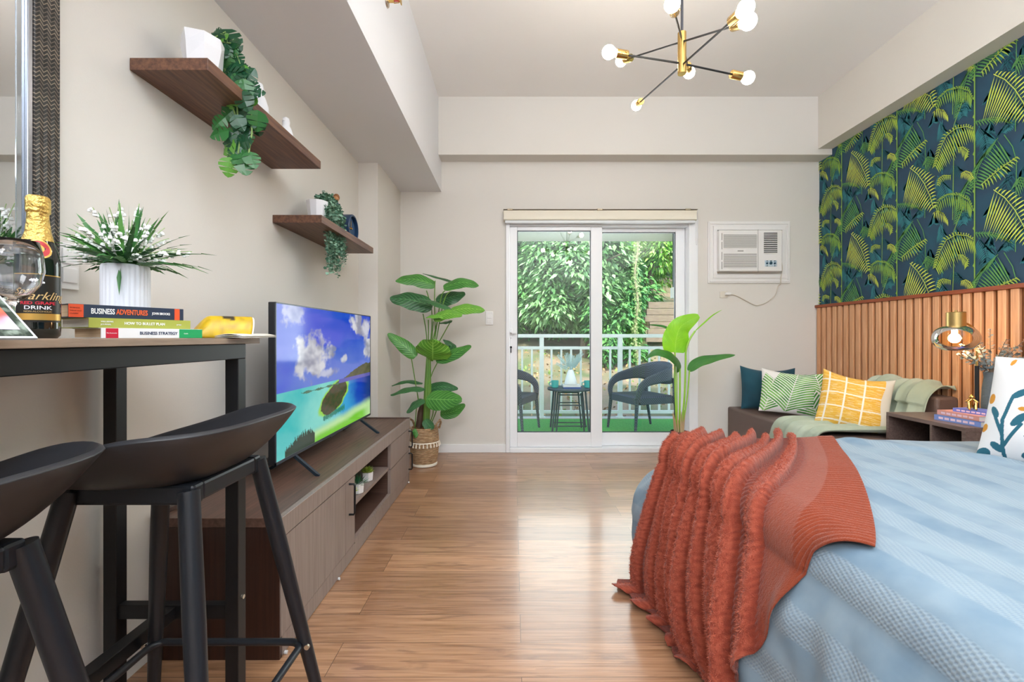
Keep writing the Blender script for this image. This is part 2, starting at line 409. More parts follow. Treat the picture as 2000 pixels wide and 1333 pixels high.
# ---- slatted headboard panelling
ow = wood('honey_oak_slats', 'E4B085', 'CE9468', (20, 20, .9), .42, 5)
hb = thing('headboard_panel', 'slatted honey oak wall panelling below the palm wallpaper', 'wall panel', (XR, 2, 0))
g = MB(); g.box((XR - .014, -.1, 0), (XR - .001, YB - .001, 1.33))
g.build('backing', wood('oak_backing', '8A5A36', '744A2C', (20, 20, .9), .6), hb, smooth=False)
g = MB(); y = YB - .012
while y > -.05:
    g.box((XR - .034, y - .044, 0), (XR - .014, y, 1.322)); y -= .0668
g.build('slats', ow, hb, smooth=False, bevel=.003, seg=1)
g = MB(); g.box((XR - .045, -.1, 1.322), (XR - .001, YB - .001, 1.347)); g.build('top_rail', wood('oak_rail', 'A0522E', '85401F', (16, 1, 16), .4), hb, smooth=False, bevel=.002)

# ---- sliding glass door
def glass_pane_material():
    m = bpy.data.materials.new('door_glass'); m.use_nodes = True; N = m.node_tree.nodes; L = m.node_tree.links
    for n in list(N): N.remove(n)
    o = N.new('ShaderNodeOutputMaterial'); t = N.new('ShaderNodeBsdfTransparent'); t.inputs[0].default_value = (.95, .97, .965, 1)
    gl = N.new('ShaderNodeBsdfGlossy'); gl.inputs['Roughness'].default_value = .0; f = N.new('ShaderNodeFresnel'); f.inputs[0].default_value = 1.45
    mx = N.new('ShaderNodeMixShader'); L.new(f.outputs[0], mx.inputs[0]); L.new(t.outputs[0], mx.inputs[1]); L.new(gl.outputs[0], mx.inputs[2]); L.new(mx.outputs[0], o.inputs[0]); return m
glass_m = glass_pane_material()
pvc = mat('white_upvc', 'F2F4F8', .35)
d1 = thing('door_1', 'white sliding glass door to the balcony', 'door', (.8, YB, 0)); d1['kind'] = 'structure'
g = MB()
g.box((DX0, YB - .02, 0), (-.035, YB + .14, DZ1)); g.box((1.60, YB - .02, 0), (DX1, YB + .14, DZ1)); g.box((-.035, YB - .0, 2.07), (1.60, YB + .14, DZ1)); g.box((-.035, YB - .02, 0), (1.60, YB + .16, .042))
g.build('door_frame', pvc, d1, smooth=False, bevel=.004)
def leaf_panel(nm, x0, x1, gx0, gx1, gz0, gz1, ya, yb, z0=.044, z1=2.069):
    g = MB()
    g.box((x0, ya, z0), (gx0, yb, z1)); g.box((gx1, ya, z0), (x1, yb, z1)); g.box((gx0, ya, z0), (gx1, yb, gz0)); g.box((gx0, ya, gz1), (gx1, yb, z1))
    o = g.build(nm, pvc, d1, smooth=False, bevel=.004)
    g = MB(); ym = (ya + yb) / 2
    for a, b in (((gx0 - .001, ym - .012, gz0 - .001), (gx0 + .006, ym + .012, gz1)), ((gx1 - .006, ym - .012, gz0), (gx1 + .001, ym + .012, gz1)), ((gx0, ym - .012, gz0 - .001), (gx1, ym + .012, gz0 + .005)), ((gx0, ym - .012, gz1 - .005), (gx1, ym + .012, gz1 + .001))): g.box(a, b)
    g.build('glazing_seal', mat('rubber_seal', '3A3F46', .6), o, smooth=False)
    g = MB(); g.box((gx0, ym - .003, gz0), (gx1, ym + .003, gz1)); g.build('glass_pane', glass_m, o, smooth=False); return o
lp = leaf_panel('sliding_panel', -.034, .815, .034, .710, .178, 2.035, YB + .015, YB + .055)
leaf_panel('fixed_panel', .735, 1.598, .822, 1.512, .165, 2.035, YB + .075, YB + .115)
g = MB(); c = P(998, 683, YB); g.tube([(c.x, YB + .016, c.z + .02), (c.x, YB - .002, c.z + .02)], .010, 16); g.box((c.x - .004, YB - .003, c.z - .03), (c.x + .004, YB + .016, c.z + .012)); g.build('lock', black_m, lp)
g = MB(); c = P(998, 651, YB); g.box((c.x - .012, YB + .0, c.z - .045), (c.x + .012, YB + .016, c.z + .045)); g.box((c.x - .01, YB - .03, c.z - .008), (c.x + .055, YB - .018, c.z + .010)); g.box((c.x - .008, YB - .03, c.z - .008), (c.x + .008, YB + .0, c.z + .010)); g.build('door_handle', pvc, lp, smooth=False, bevel=.003)

# ---- roller blind above the door
bl = thing('roller_blind', 'cream roller blind rolled up above the glass door', 'blind', (.8, YB, 2.2))
zt = CZ + (660 - 410) * 4.06 / FPX; zb = CZ + (660 - 430) * 4.06 / FPX; bx0 = (984 - CX) * 4.06 / FPX; bx1 = (1361 - CX) * 4.06 / FPX
g = MB(); n = 14
prof = [(YB - .001, zt), (YB - .055, zt), (YB - .068, zt - .006)] + [(YB - .07 + .005 * sin(a * pi / 6), zt - .01 - a * (zt - zb - .016) / 6) for a in range(7)] + [(YB - .06, zb), (YB - .001, zb)]
for xx in ((bx0, bx1),):
    for (a, b) in zip(prof, prof[1:]): g.poly([(bx0, *a), (bx1, *a), (bx1, *b), (bx0, *b)])
g.poly([(bx0, *p) for p in prof]); g.poly([(bx1, *p) for p in prof][::-1])
g.build('valance', mat('cream_blind', 'EAE4D4', .6), bl, smooth=False)
g = MB(); g.box((bx0 - .004, YB - .074, zt), (bx1 + .006, YB - .002, zt + .004)); g.build('bracket_rail', mat('bronze_strip', '6E604F', .4, .6), bl, smooth=False)
for px in (996, 1172, 1344):
    g = MB(); c = P(px, 411, 4.05); g.box((c.x - .025, YB - .08, zt - .006), (c.x + .025, YB - .04, zt + .008)); g.build('bracket', mat('bracket_metal', 'A79B86', .35, .8), bl, smooth=False, bevel=.003)
g = MB(); g.box((bx0 + .01, YB - .066, zb - .028), (bx1 - .012, YB - .036, zb - .002)); g.build('bottom_bar', mat('blind_bar', 'D9DDE0', .35), bl, smooth=False, bevel=.005)
g = MB(); g.tube([(bx1 + .004, YB - .03, zt - .01), (bx1 + .006, YB - .03, zt - .3), (bx1 + .012, YB - .03, zt - .31), (bx1 + .018, YB - .03, zt - .3), (bx1 + .018, YB - .03, zt - .01)], .0022, 6); g.build('pull_cord', trim_m, bl)

# ---- window air conditioner
ac = thing('air_conditioner', 'white window air conditioner set in a moulded frame on the back wall', 'air conditioner', (2.15, YB, 1.8))
acw = mat('ac_white', 'EDEBEA', .45)
a0 = P(1382, 554, YB); a1 = P(1542, 433, YB)
g = MB()
for k, (ins, dp) in enumerate(((0, .012), (.012, .020), (.028, .014), (.046, .022))):
    nx = ins; th = (.012, .016, .018, .035)[k]
    x0, x1, z0, z1 = a0.x + nx, a1.x - nx, a0.z + nx, a1.z - nx
    y1 = YB - .0005; y0 = YB - dp
    g.box((x0, y0, z0), (x1, y1, z0 + th)); g.box((x0, y0, z1 - th), (x1, y1, z1)); g.box((x0, y0, z0 + th), (x0 + th, y1, z1 - th)); g.box((x1 - th, y0, z0 + th), (x1, y1, z1 - th))
g.build('moulded_frame', acw, ac, smooth=False, bevel=.0015, seg=1)
u0 = P(1402, 531, 4.08); u1 = P(1524, 451, 4.08); YF = 4.05
g = MB(); g.box((u0.x, YF, u0.z), (u1.x, YB - .001, u1.z)); g.build('housing', acw, ac, smooth=False, bevel=.006)
def acp(x, y): # crop8 coords -> point on the front
    p = P(1360 + x / 5.554, 400 + y / 5.554, YF); return p
def panel(x0, y0, x1, y1, n, slat, gap, nm, dark):
    a = acp(x0, y1); b = acp(x1, y0)
    g = MB(); g.box((a.x, YF - .002, a.z), (b.x, YF - .0005, b.z)); g.build(nm + '_recess', dark, ac, smooth=False)
    g = MB(); h = (b.z - a.z) / n
    for k in range(n): z = a.z + h * k; g.box((a.x, YF - .006, z), (b.x, YF - .001, z + h * slat))
    g.build(nm, acw, ac, smooth=False)
greyl = mat('ac_grey', '8E8B8A', .6); dk = mat('ac_dark', '2B2B2D', .6)
panel(296, 325, 655, 470, 13, .5, 0, 'upper_grille', greyl); panel(296, 532, 655, 685, 12, .5, 0, 'lower_grille', greyl); panel(732, 305, 878, 530, 11, .42, 0, 'outlet_louvre', dk)
g = MB(); a = acp(668, 738); b = acp(672, 270); g.box((a.x, YF - .001, a.z), (b.x, YF, b.z)); g.build('panel_seam', greyl, ac, smooth=False)
for z0, z1 in ((310, 385), (405, 485), (515, 600), (620, 700)): g = MB(); a = acp(274, z1); b = acp(281, z0); g.box((a.x, YF - .001, a.z), (b.x, YF, b.z)); g.build('side_vent', greyl, ac, smooth=False)
g = MB(); a = acp(742, 672); b = acp(872, 605); g.box((a.x, YF - .003, a.z), (b.x, YF - .0005, b.z)); cp = g.build('control_panel', mat('pale_blue', 'BFD0DC', .4), ac, smooth=False, bevel=.001, seg=1)
for x, y, r in ((765, 638, .009), (806, 636, .013), (848, 638, .009), (765, 612, .004), (806, 612, .005), (848, 612, .004), (765, 664, .004), (848, 664, .004)):
    g = MB(); c = acp(x, y); g.tube([(c.x, YF - .001, c.z), (c.x, YF - .009, c.z)], r, 14); g.build('control_knob', mat('knob_blue', '35566B', .4), cp)
g = MB(); a = acp(448, 508); b = acp(512, 497); g.box((a.x, YF - .001, a.z), (b.x, YF, b.z)); g.build('badge', mat('badge_grey', 'A5A3A2', .3, .5), ac, smooth=False)
# wall socket and AC cord
so = thing('wall_socket', 'white wall socket with a plug below the air conditioner', 'socket', (P(1418, 577, YB)))
c = P(1413, 576, YB); g = MB(); g.box((c.x - .036, YB - .008, c.z - .03), (c.x + .036, YB - .0003, c.z + .03)); g.build('plate', mat('socket_cream', 'DDD6C9', .5), so, smooth=False, bevel=.003)
g = MB(); c = P(1420, 575, YB); g.tube([(c.x - .025, YB - .022, c.z), (c.x + .022, YB - .022, c.z)], .013, 14); g.build('plug', acw, so)
g = MB(); pts = [P(*p, 4.1) for p in ((1424, 575), (1438, 577), (1458, 587), (1476, 596), (1485, 596), (1500, 590), (1515, 578), (1521, 562), (1523, 545), (1526, 525), (1523, 500), (1523, 460))]
fine = []
for k in range(len(pts) - 1):
    for j in range(5):
        t = j / 5; p0 = pts[max(k - 1, 0)]; p1 = pts[k]; p2 = pts[k + 1]; p3 = pts[min(k + 2, len(pts) - 1)]
        fine.append(.5 * ((2 * p1) + (p2 - p0) * t + (2 * p0 - 5 * p1 + 4 * p2 - p3) * t * t + (-p0 + 3 * p1 - 3 * p2 + p3) * t ** 3))
for f in fine:
    f.y = 4.115 if f.z < a0.z - .01 else 4.085
    if f.z > a0.z - .01: f.x = max(f.x, u1.x + .008)
g.tube(fine, .0038, 8); tag(g.build('power_cord', mat('cord_beige', 'CFC6B8', .5)), 'beige power cord drooping from the air conditioner to its socket', 'cord')
# light switch on back wall
sw = thing('light_switch', 'white light switch on the back wall between tall plant and glass door', 'switch', P(956, 622, YB))
c = P(956, 622, YB); g = MB(); g.box((c.x - .034, YB - .008, c.z - .062), (c.x + .034, YB - .0003, c.z + .062)); g.build('plate', acw, sw, smooth=False, bevel=.003)
for dz in (.014, -.028): g = MB(); g.box((c.x - .02, YB - .012, c.z + dz - .018), (c.x + .02, YB - .008, c.z + dz + .018)); g.build('rocker', acw, sw, smooth=False, bevel=.002)
# switch plates on left wall, beside the mirror
sp = thing('switch_plate', 'white double switch plate on the left wall behind the bottle', 'switch', (XL, 1.2, 1.2))
g = MB(); y0 = 1.165; y1 = 1.222; g.box((XL + .0003, y0, 1.178), (XL + .008, y1, 1.30)); g.build('plate', acw, sp, smooth=False, bevel=.002)
for z in (1.195, 1.245): g = MB(); g.box((XL + .008, y0 + .008, z), (XL + .012, y1 - .008, z + .04)); g.build('rocker', acw, sp, smooth=False, bevel=.002)
# sprinkler
sk = thing('sprinkler_head', 'brass sidewall sprinkler head on the white ceiling beam', 'sprinkler', (-.66, 2.34, 2.80))
g = MB(); Mx = Matrix.Rotation(pi / 2, 3, 'Y'); g.lathe([(.033, 0), (.03, .008), (.014, .01), (.014, .012)], (-.6598, 2.34, 2.80), 24, Mx); g.build('escutcheon', mat('chrome', 'C9BFAF', .25, .9), sk)
g = MB(); g.tube([(-.65, 2.34, 2.8), (-.62, 2.34, 2.8)], .009, 10); g.tube([(-.625, 2.325, 2.8), (-.60, 2.328, 2.8), (-.585, 2.34, 2.8), (-.60, 2.352, 2.8), (-.625, 2.355, 2.8)], .003, 6); g.box((-.588, 2.325, 2.788), (-.583, 2.355, 2.812)); g.build('nozzle', gold_m, sk)
g = MB(); g.tube([(-.62, 2.34, 2.8), (-.59, 2.34, 2.8)], .004, 8); g.build('bulb', mat('red_glass', 'C03020', .2), sk)
# ================================================================== balcony and hillside
turf = mat('turf', '66BE60', .9, var=('4EA04C', 60, (1, 1, 1)), bump=(300, .5))
g = MB(); g.box((-2.5, YB + .15, -.2), (4.6, 5.98, -.03)); struct(g.build('balcony_floor', turf, smooth=False))
g = MB(); g.box((-2.5, 5.98, -.25), (4.6, 6.12, -.02)); struct(g.build('balcony_curb', mat('concrete_white', 'D2CFC8', .8), smooth=False))
g = MB(); g.box((-2.5, YB + T, 2.36), (4.6, 6.12, 2.52)); struct(g.build('balcony_ceiling', white_m, smooth=False))
g = MB(); g.box((XL - .4, YN - .6, ZC + .2), (XR + 2, YB + T, ZC + .3)); struct(g.build('roof_slab', white_m, smooth=False))
rl = thing('balcony_railing', 'white metal balcony railing behind the rattan chairs', 'railing', (.8, 6.03, -.02))
rm = mat('railing_white', 'EDEFF0', .4)
RY = 6.03
def zr(py): return CZ + (660 - py) * RY / FPX
for nm, a, b, dd in (('top_rail', 653, 660, .06), ('middle_rail', 677, 683, .04), ('bottom_rail', 802, 808, .04)):
    g = MB(); g.box((-2.4, RY - dd / 2, zr(b)), (4.5, RY + dd / 2, zr(a))); g.build(nm, rm, rl, smooth=False, bevel=.004)
posts = [P(px, 700, RY).x for px in (905, 1058, 1211, 1364, 1517)]
for x in posts:
    g = MB(); g.box((x - .028, RY - .028, -.02), (x + .028, RY + .028, zr(660))); g.box((x - .05, RY - .05, -.02), (x + .05, RY + .05, -.008)); g.build('post', rm, rl, smooth=False, bevel=.003)
ba = []
for i in range(len(posts) - 1):
    for k in range(1, 8):
        ba.append(lerp(posts[i], posts[i + 1], k / 8))
for x in ba: g = MB(); g.box((x - .0125, RY - .0125, zr(802)), (x + .0125, RY + .0125, zr(683))); g.build('baluster', rm, rl, smooth=False)
# dark downpipe at the right of the balcony
dp = thing('downpipe', 'dark grey vertical pipe at the right end of the balcony', 'pipe', (1.87, 5.2, 0))
g = MB(); c = P(1318, 500, 5.3); g.tube([(c.x, 5.3, P(0, 566, 5.3).z), (c.x, 5.3, 2.36)], .028, 14); g.build('pipe', mat('pipe_grey', '4C5358', .5), dp)
g = MB(); z0 = P(0, 583, 5.3).z; z1 = P(0, 562, 5.3).z; g.box((c.x - .04, 5.26, z0), (c.x + .04, 5.34, z1)); g.build('junction_box', white_m, dp, smooth=False, bevel=.004)

# hillside
rh = random.Random(11)
def hill(x, y):
    t = y - 6.3
    z = -.35 + .30 * max(t, 0) ** .95 + .012 * max(t, 0) ** 1.6
    return z + .12 * NZ.noise(V((x * .8, y * .8, 3))) + .04 * NZ.noise(V((x * 4, y * 4, 1)))
g = MB()
g.grid(lambda u, v: (lerp(-16, 24, u), lerp(6.2, 34, v ** 1.5), hill(lerp(-16, 24, u), lerp(6.2, 34, v ** 1.5))), 120, 90)
hm = mat('dry_slope', '8F7E66', .95, var=('5D6A44', 1.3, (1, 1, 1), .42, .62), bump=(30, .8)); struct(g.build('hillside', hm, ang=180))
g = MB(); 
for k in range(2600):
    x = rh.uniform(-3, 8); y = 6.4 + rh.random() ** 1.5 * 3.4; c = V((x, y, hill(x, y) + .02)); r = rh.uniform(.015, .05)
    d = V((rh.uniform(-1, 1), rh.uniform(-1, 1), rh.uniform(.1, .9))).normalized(); s = d.cross(V((0, 1, .3))).normalized()
    g.mi = rh.choice((0, 0, 1, 2)); g.poly([c - d * r, c + s * r * .5, c + d * r, c - s * r * .5])
lv = [mat('dead_leaf', 'B99B6C', .9), mat('dead_leaf_dark', '7A6247', .9), mat('weed_leaf', '7E9A4A', .8)]
tag(g.build('leaf_litter', lv, smooth=False), 'dry leaves and weeds scattered over the slope behind the railing', 'leaf litter', kind='stuff')
# timber retaining wall on the slope, right
tw = thing('timber_retaining_wall', 'weathered horizontal timber boards holding the slope at right behind the trees', 'retaining wall', (4.2, 11, 1))
tm = wood('weathered_timber', '877A66', '655A49', (1, 20, 20), .8)
for k in range(6):
    g = MB(); z = .95 + k * .155; dy = k * .03
    g.box((3.0 + .05 * (k % 3), 10.2 + dy, z), (7.2, 10.26 + dy, z + .145)); g.build('board', tm, tw, smooth=False, bevel=.008)

leafc = {
 'bright': [mat('leaf_bright_a', 'A6D860', .6, sss=0), mat('leaf_bright_b', '79B84A', .6), mat('leaf_bright_c', 'C0DE8E', .55)],
 'mid': [mat('leaf_mid_a', '4E8C46', .6), mat('leaf_mid_b', '68A654', .6), mat('leaf_mid_c', '3D7440', .6)],
 'cool': [mat('leaf_cool_a', '6C9E58', .6), mat('leaf_cool_b', '93C080', .6), mat('leaf_cool_c', '47753F', .6)],
}
def tree(name, label, x, y, h, r, kind, n, ls, seed, base=None, trunk=True, drop=.25, cat='tree', group=None):
    rt = random.Random(seed); z0 = hill(x, y) if base is None else base
    root = thing(name, label, cat, (x, y, z0), group)
    if trunk:
        g = MB(); bark = mat('bark', '7A6C58', .9, bump=(12, .6, (6, 6, 1)))
        g.tube([(x, y, z0 - .1), (x + .06, y, z0 + h * .4), (x - .05, y + .05, z0 + h * .8)], [.10, .075, .03], 8)
        for k in range(7):
            a = rt.uniform(0, 6.28); zz = z0 + h * rt.uniform(.3, .7)
            g.tube([(x, y, zz), (x + cos(a) * r * .5, y + sin(a) * r * .4, zz + r * .3), (x + cos(a) * r * .85, y + sin(a) * r * .8, zz + r * .35)], [.04, .025, .01], 6)
        g.build('trunk', bark, root)
    g = MB(); cl = []
    for k in range(26):
        a = rt.uniform(0, 6.28); rr = r * rt.random() ** .5; zz = z0 + h * rt.uniform(drop, 1) ; sc = (1 - .35 * ((zz - z0) / h))
        cl.append((V((x + cos(a) * rr * sc, y + sin(a) * rr * sc * .8, zz)), r * rt.uniform(.22, .42)))
    for k in range(n):
        c, cr = rt.choice(cl)
        d = V((rt.gauss(0, 1), rt.gauss(0, 1), rt.gauss(0, .75))).normalized(); p = c + d * cr * rt.uniform(.55, 1.05)
        ax = (V((d.x, d.y, -.5 + .3 * d.z)) + V((rt.gauss(0, .35), rt.gauss(0, .35), rt.gauss(0, .3)))).normalized(); sd = ax.cross(V((rt.gauss(0, .4), rt.gauss(0, .4), 1))).normalized()
        L = ls * rt.uniform(.6, 1.3); W = L * .2; g.mi = rt.choice((0, 0, 1, 1, 2))
        dn = V((0, 0, -L * .12))
        g.poly([p, p + ax * L * .35 + sd * W, p + ax * L + dn, p + ax * L * .35 - sd * W])
    g.build('foliage', leafc[kind], root, smooth=False)
    return root
G_ = 'trees and bushes beyond the balcony'
tree('broadleaf_tree', 'pale green tree with drooping leaves behind left door pane', 1.5, 9.6, 3.3, 1.35, 'cool', 16000, .17, 1, drop=.3, group=G_)
tree('broadleaf_tree', 'bright yellow-green leafy tree behind the right door pane', 3.6, 12.0, 4.2, 1.7, 'bright', 16000, .14, 2, drop=.35, group=G_)
tree('broadleaf_tree', 'mid green tree filling the gap behind the middle door stile', 2.3, 12.6, 4.6, 1.6, 'mid', 14000, .16, 3, drop=.05, group=G_)
tree('broadleaf_tree', 'tall green tree at the far left beyond the balcony', -.9, 10.8, 5.0, 1.9, 'mid', 13000, .17, 4, drop=.2, group=G_)
tree('broadleaf_tree', 'bright tree with small leaves at the right edge of the view', 5.3, 11.6, 4.6, 1.4, 'bright', 8000, .15, 5, drop=.42, group=G_)
tree('broadleaf_tree', 'dark tree on the slope outside the view to the right', 8.2, 12.0, 5.0, 2.2, 'mid', 5000, .26, 6, drop=.2, group=G_)
for k, (x, y, h, r, kd) in enumerate(((.3, 10.6, 2.0, 1.2, 'mid'), (1.6, 10.9, 2.1, 1.3, 'cool'), (2.05, 9.2, 1.4, .7, 'mid'), (.9, 13.5, 3.0, 1.8, 'mid'))):
    tree('shrub', ('blue-green bush at the left behind the railing', 'dark green bush under the pale tree', 'green bush growing left of the timber boards', 'deep green bush high on the slope')[k], x, y, h, r, kd, 9000, .12, 20 + k, trunk=False, drop=.1, cat='bush', group=G_)
# back layer of canopy
for k, (x, y, h, r, kd) in enumerate(((-4, 17, 6.5, 3.2, 'mid'), (1, 18, 6.4, 3.2, 'bright'), (5.5, 18, 6.6, 3.2, 'mid'), (10.5, 17, 6.8, 3.4, 'bright'))):
    tree('distant_tree', 'large tree closing the top of the slope, ' + ('far left of the view', 'behind the left pane', 'behind the right pane', 'far right of the view')[k], x, y, h, r, kd, 9000, .36, 40 + k, drop=.0, group=G_)
# hanging vine
g = MB(); rv = random.Random(8); vx = P(1243, 600, 8.6).x
pts = [V((vx + .03 * sin(k * .9), 8.6, 3.1 - k * .16)) for k in range(17)]; g.mi = 0; g.tube(pts, .022, 6)
for k in range(620):
    t = rv.random(); p = pts[int(t * 16)] + V((rv.gauss(0, .035), rv.gauss(0, .03), rv.uniform(-.08, .08))); L = rv.uniform(.03, .07); d = V((rv.gauss(0, 1), rv.gauss(0, .6), -1)).normalized(); s = d.cross(V((0, 1, .2))).normalized()
    g.mi = rv.choice((1, 1, 2)); g.poly([p, p + d * L * .5 + s * L * .3, p + d * L, p + d * L * .5 - s * L * .3])
tag(g.build('hanging_vine', [mat('vine_stem', '8F8C68', .8), mat('vine_leaf', '8A9E66', .7), mat('vine_leaf_b', '6E8C4C', .7)], smooth=False), 'pale climbing vine hanging straight down behind the right pane', 'vine')

# ---- balcony chairs
rat = mat('rattan_dark', '4A505B', .6, bump=(0, 0))
def rattan_material():
    m = mat('rattan_weave', '4B515C', .55); N = m.node_tree.nodes; L = m.node_tree.links; b = N['Principled BSDF']
    tc = N.new('ShaderNodeTexCoord'); ch = N.new('ShaderNodeTexChecker'); ch.inputs['Scale'].default_value = 70; L.new(tc.outputs['Object'], ch.inputs[0])
    ch.inputs[1].default_value = l4('59606C'); ch.inputs[2].default_value = l4('3A3F49'); L.new(ch.outputs[0], b.inputs['Base Color']); return m
rat = rattan_material()
def rattan_chair(label, cx, cy, rz, g_='rattan armchairs on the balcony'):
    root = thing('rattan_armchair', label, 'chair', (cx, cy, -.03), g_)
    root.rotation_euler.z = rz
    o = V(root.location)
    # local coordinates: front towards -x
    def L_(p): return o + V(p)
    g = MB(); g.grid(lambda u, v: L_((lerp(-.25, .23, u), lerp(-.24, .24, v), .415 - .03 * (1 - (2 * u - 1) ** 2) * (1 - (2 * v - 1) ** 2))), 12, 12)
    g.build('seat', rat, root, solid=.02)
    g = MB(); g.box(L_((-.26, -.26, .335)), L_((.25, -.235, .415))); g.box(L_((-.26, .235, .335)), L_((.25, .26, .415))); g.box(L_((-.26, -.26, .335)), L_((-.235, .26, .415))); g.box(L_((.225, -.26, .335)), L_((.25, .26, .415)))
    g.build('seat_apron', rat, root, smooth=False, bevel=.006)
    # arm and back band: ribbon swept from one front leg round the back to the other
    cen = []
    for s in (-1, 1):
        a = [(-.26, .27, .36, .05), (-.275, .285, .47, .06), (-.24, .295, .57, .085), (-.14, .30, .645, .10), (.0, .30, .69, .12), (.13, .285, .73, .15), (.23, .235, .765, .20), (.28, .13, .79, .25), (.295, 0, .80, .27)]
        cen.append([(x, y * s, z, w_) for x, y, z, w_ in a])
    path = cen[0][:-1] + cen[1][::-1]
    K = len(path)
    def rib(u, v):
        t = u * (K - 1); k = min(int(t), K - 2); f = t - k
        p0 = path[max(k - 1, 0)]; p1 = path[k]; p2 = path[k + 1]; p3 = path[min(k + 2, K - 1)]
        q = [.5 * ((2 * p1[i]) + (p2[i] - p0[i]) * f + (2 * p0[i] - 5 * p1[i] + 4 * p2[i] - p3[i]) * f * f + (-p0[i] + 3 * p1[i] - 3 * p2[i] + p3[i]) * f ** 3) for i in range(4)]
        # near the front the ribbon hangs forward, at the back it hangs down
        e = min(u, 1 - u) * 2
        fwd = V((.9, 0, -.25)).lerp(V((.0, 0, -1)), sst(0, .42, e)).normalized()
        return L_((q[0], q[1], q[2])) + fwd * q[3] * v
    g = MB(); g.grid(rib, 56, 6); g.build('arm_and_back_band', rat, root, solid=.022)
    for s in (-1, 1):
        for (x0, x1, z1, nm) in ((-.262, -.285, .42, 'leg'), (.25, .33, .62, 'leg')):
            g = MB(); g.tube([L_((x0, .262 * s, z1)), L_((x0 * .96 if x0 < 0 else .255, .262 * s, .36)), L_((x1, .275 * s, 0))], [.024, .022, .014], 8); g.build('leg', rat, root)
    return root
rattan_chair('dark grey rattan armchair at right of the balcony table, facing left', 1.50, 5.27, R(20))
rattan_chair('dark grey rattan armchair at the left edge of the door, mostly hidden', -.06, 5.27, R(180 - 22))
# table
bt = thing('balcony_table', 'small round dark folding table between the rattan armchairs', 'table', (.655, 5.3, -.03))
tbm = mat('table_dark', '50555E', .45)
c = V((.655, 5.3, -.03))
g = MB(); g.lathe([(.0, .468), (.252, .468), (.256, .474), (.256, .488), (.25, .494), (0, .494)], c, 48, cap=False); g.build('table_top', tbm, bt)
for sy in (-1, 1):
    y = .13 * sy
    for sx in (-1, 1):
        g = MB(); g.tube([c + V((sx * .17, y, .465)), c + V((sx * .21 + 0, y, .0))], .011, 8); g.build('leg', tbm, bt)
        g = MB(); g.tube([c + V((sx * .12, y * .8, .44)), c + V((sx * .16, y * .8, .0))], .009, 8); g.build('leg', tbm, bt)
for z, w_ in ((.42, .13), (.30, .14), (.06, .19)):
    for sy in (-1, 1): g = MB(); g.tube([c + V((-w_, .11 * sy, z)), c + V((w_, .11 * sy, z))], .007, 8); g.build('stretcher', tbm, bt)
# book, vase, mugs
tz = c.z + .494
bk = thing('book', 'white and blue book lying under the vase on the balcony table', 'book', (.67, 5.25, tz))
g = MB(); g.box((.575, 5.17, tz), (.775, 5.32, tz + .018)); g.build('cover', mat('blue_cover', '4A63A8', .4), bk, smooth=False)
g = MB(); g.box((.570, 5.165, tz + .018), (.77, 5.315, tz + .042)); g.build('pages', white_m, bk, smooth=False)
tz2 = tz + .042
va = thing('flower_vase', 'white conical vase with pale blue-green sprigs on the balcony table', 'vase', (.665, 5.24, tz2))
g = MB(); vc = V((.665, 5.24, tz2)); g.lathe([(.05, 0), (.072, .004), (.074, .02), (.058, .08), (.036, .15), (.026, .17), (.024, .172), (.022, .16)], vc, 28); g.build('vase_body', mat('white_ceramic', 'F2F2F2', .3), va)
g = MB(); rs = random.Random(3)
for k in range(13):
    a = rs.uniform(-1.15, .75); b = rs.uniform(-.4, .4); L = rs.uniform(.18, .27); d = V((sin(a), sin(b) * .5, cos(a))).normalized()
    p0 = vc + V((0, 0, .16)); g.tube([p0, p0 + d * L * .5, p0 + d * L + V((sin(a) * .02, 0, -.01))], [.003, .002, .001], 5)
    for j in range(14):
        t = .25 + .75 * j / 14; q = p0 + d * L * t
        for s in (-1, 1):
            sd = (d.cross(V((0, 1, 0))) * s + d * .5 + V((0, rs.uniform(-.5, .5), 0))).normalized(); w_ = .028 * (1.2 - t * .6)
            g.poly([q, q + sd * w_ * .5 + d * .006, q + sd * w_, q + sd * w_ * .5 - d * .006])
g.build('sprigs', mat('pale_sprig', 'A9C6C9', .6), va, smooth=False)
def mug(x, y, lab):
    r = thing('mug', lab, 'mug', (x, y, tz), 'teal mugs on the balcony table'); cc = V((x, y, tz))
    g = MB(); g.lathe([(.030, 0), (.040, .006), (.043, .085), (.040, .085), (.037, .01), (0, .008)], cc, 28); mm = mat('teal_ceramic', '4FB3AE', .25); g.build('cup', mm, r)
    g = MB(); g.tube([cc + V((-.040, 0, .07)), cc + V((-.065, 0, .062)), cc + V((-.068, 0, .035)), cc + V((-.042, 0, .022))], .006, 8); g.build('handle', mm, r)
mug(.485, 5.27, 'teal mug at the left side of the balcony table'); mug(.865, 5.25, 'teal mug at the right side of the balcony table, cut by the door stile')

# ================================================================== shelves
def wall_shelf(label, y0, y1, zb):
    r = thing('wall_shelf', label, 'shelf', (XL, (y0 + y1) / 2, zb))
    g = MB(); g.box((XL + .001, y0, zb), (-.943, y1, zb + .038)); g.build('board', shelf_m, r, smooth=False, bevel=.0012, seg=1); return zb + .038
zs1 = wall_shelf('upper and nearer walnut wall shelf carrying the white pot and bird ornaments', 1.389, 2.205, 1.876)
zs2 = wall_shelf('lower and farther walnut wall shelf carrying clock and trailing plant', 2.214, 3.03, 1.616)
cer = mat('matt_white_ceramic', 'E9E9EE', .5)
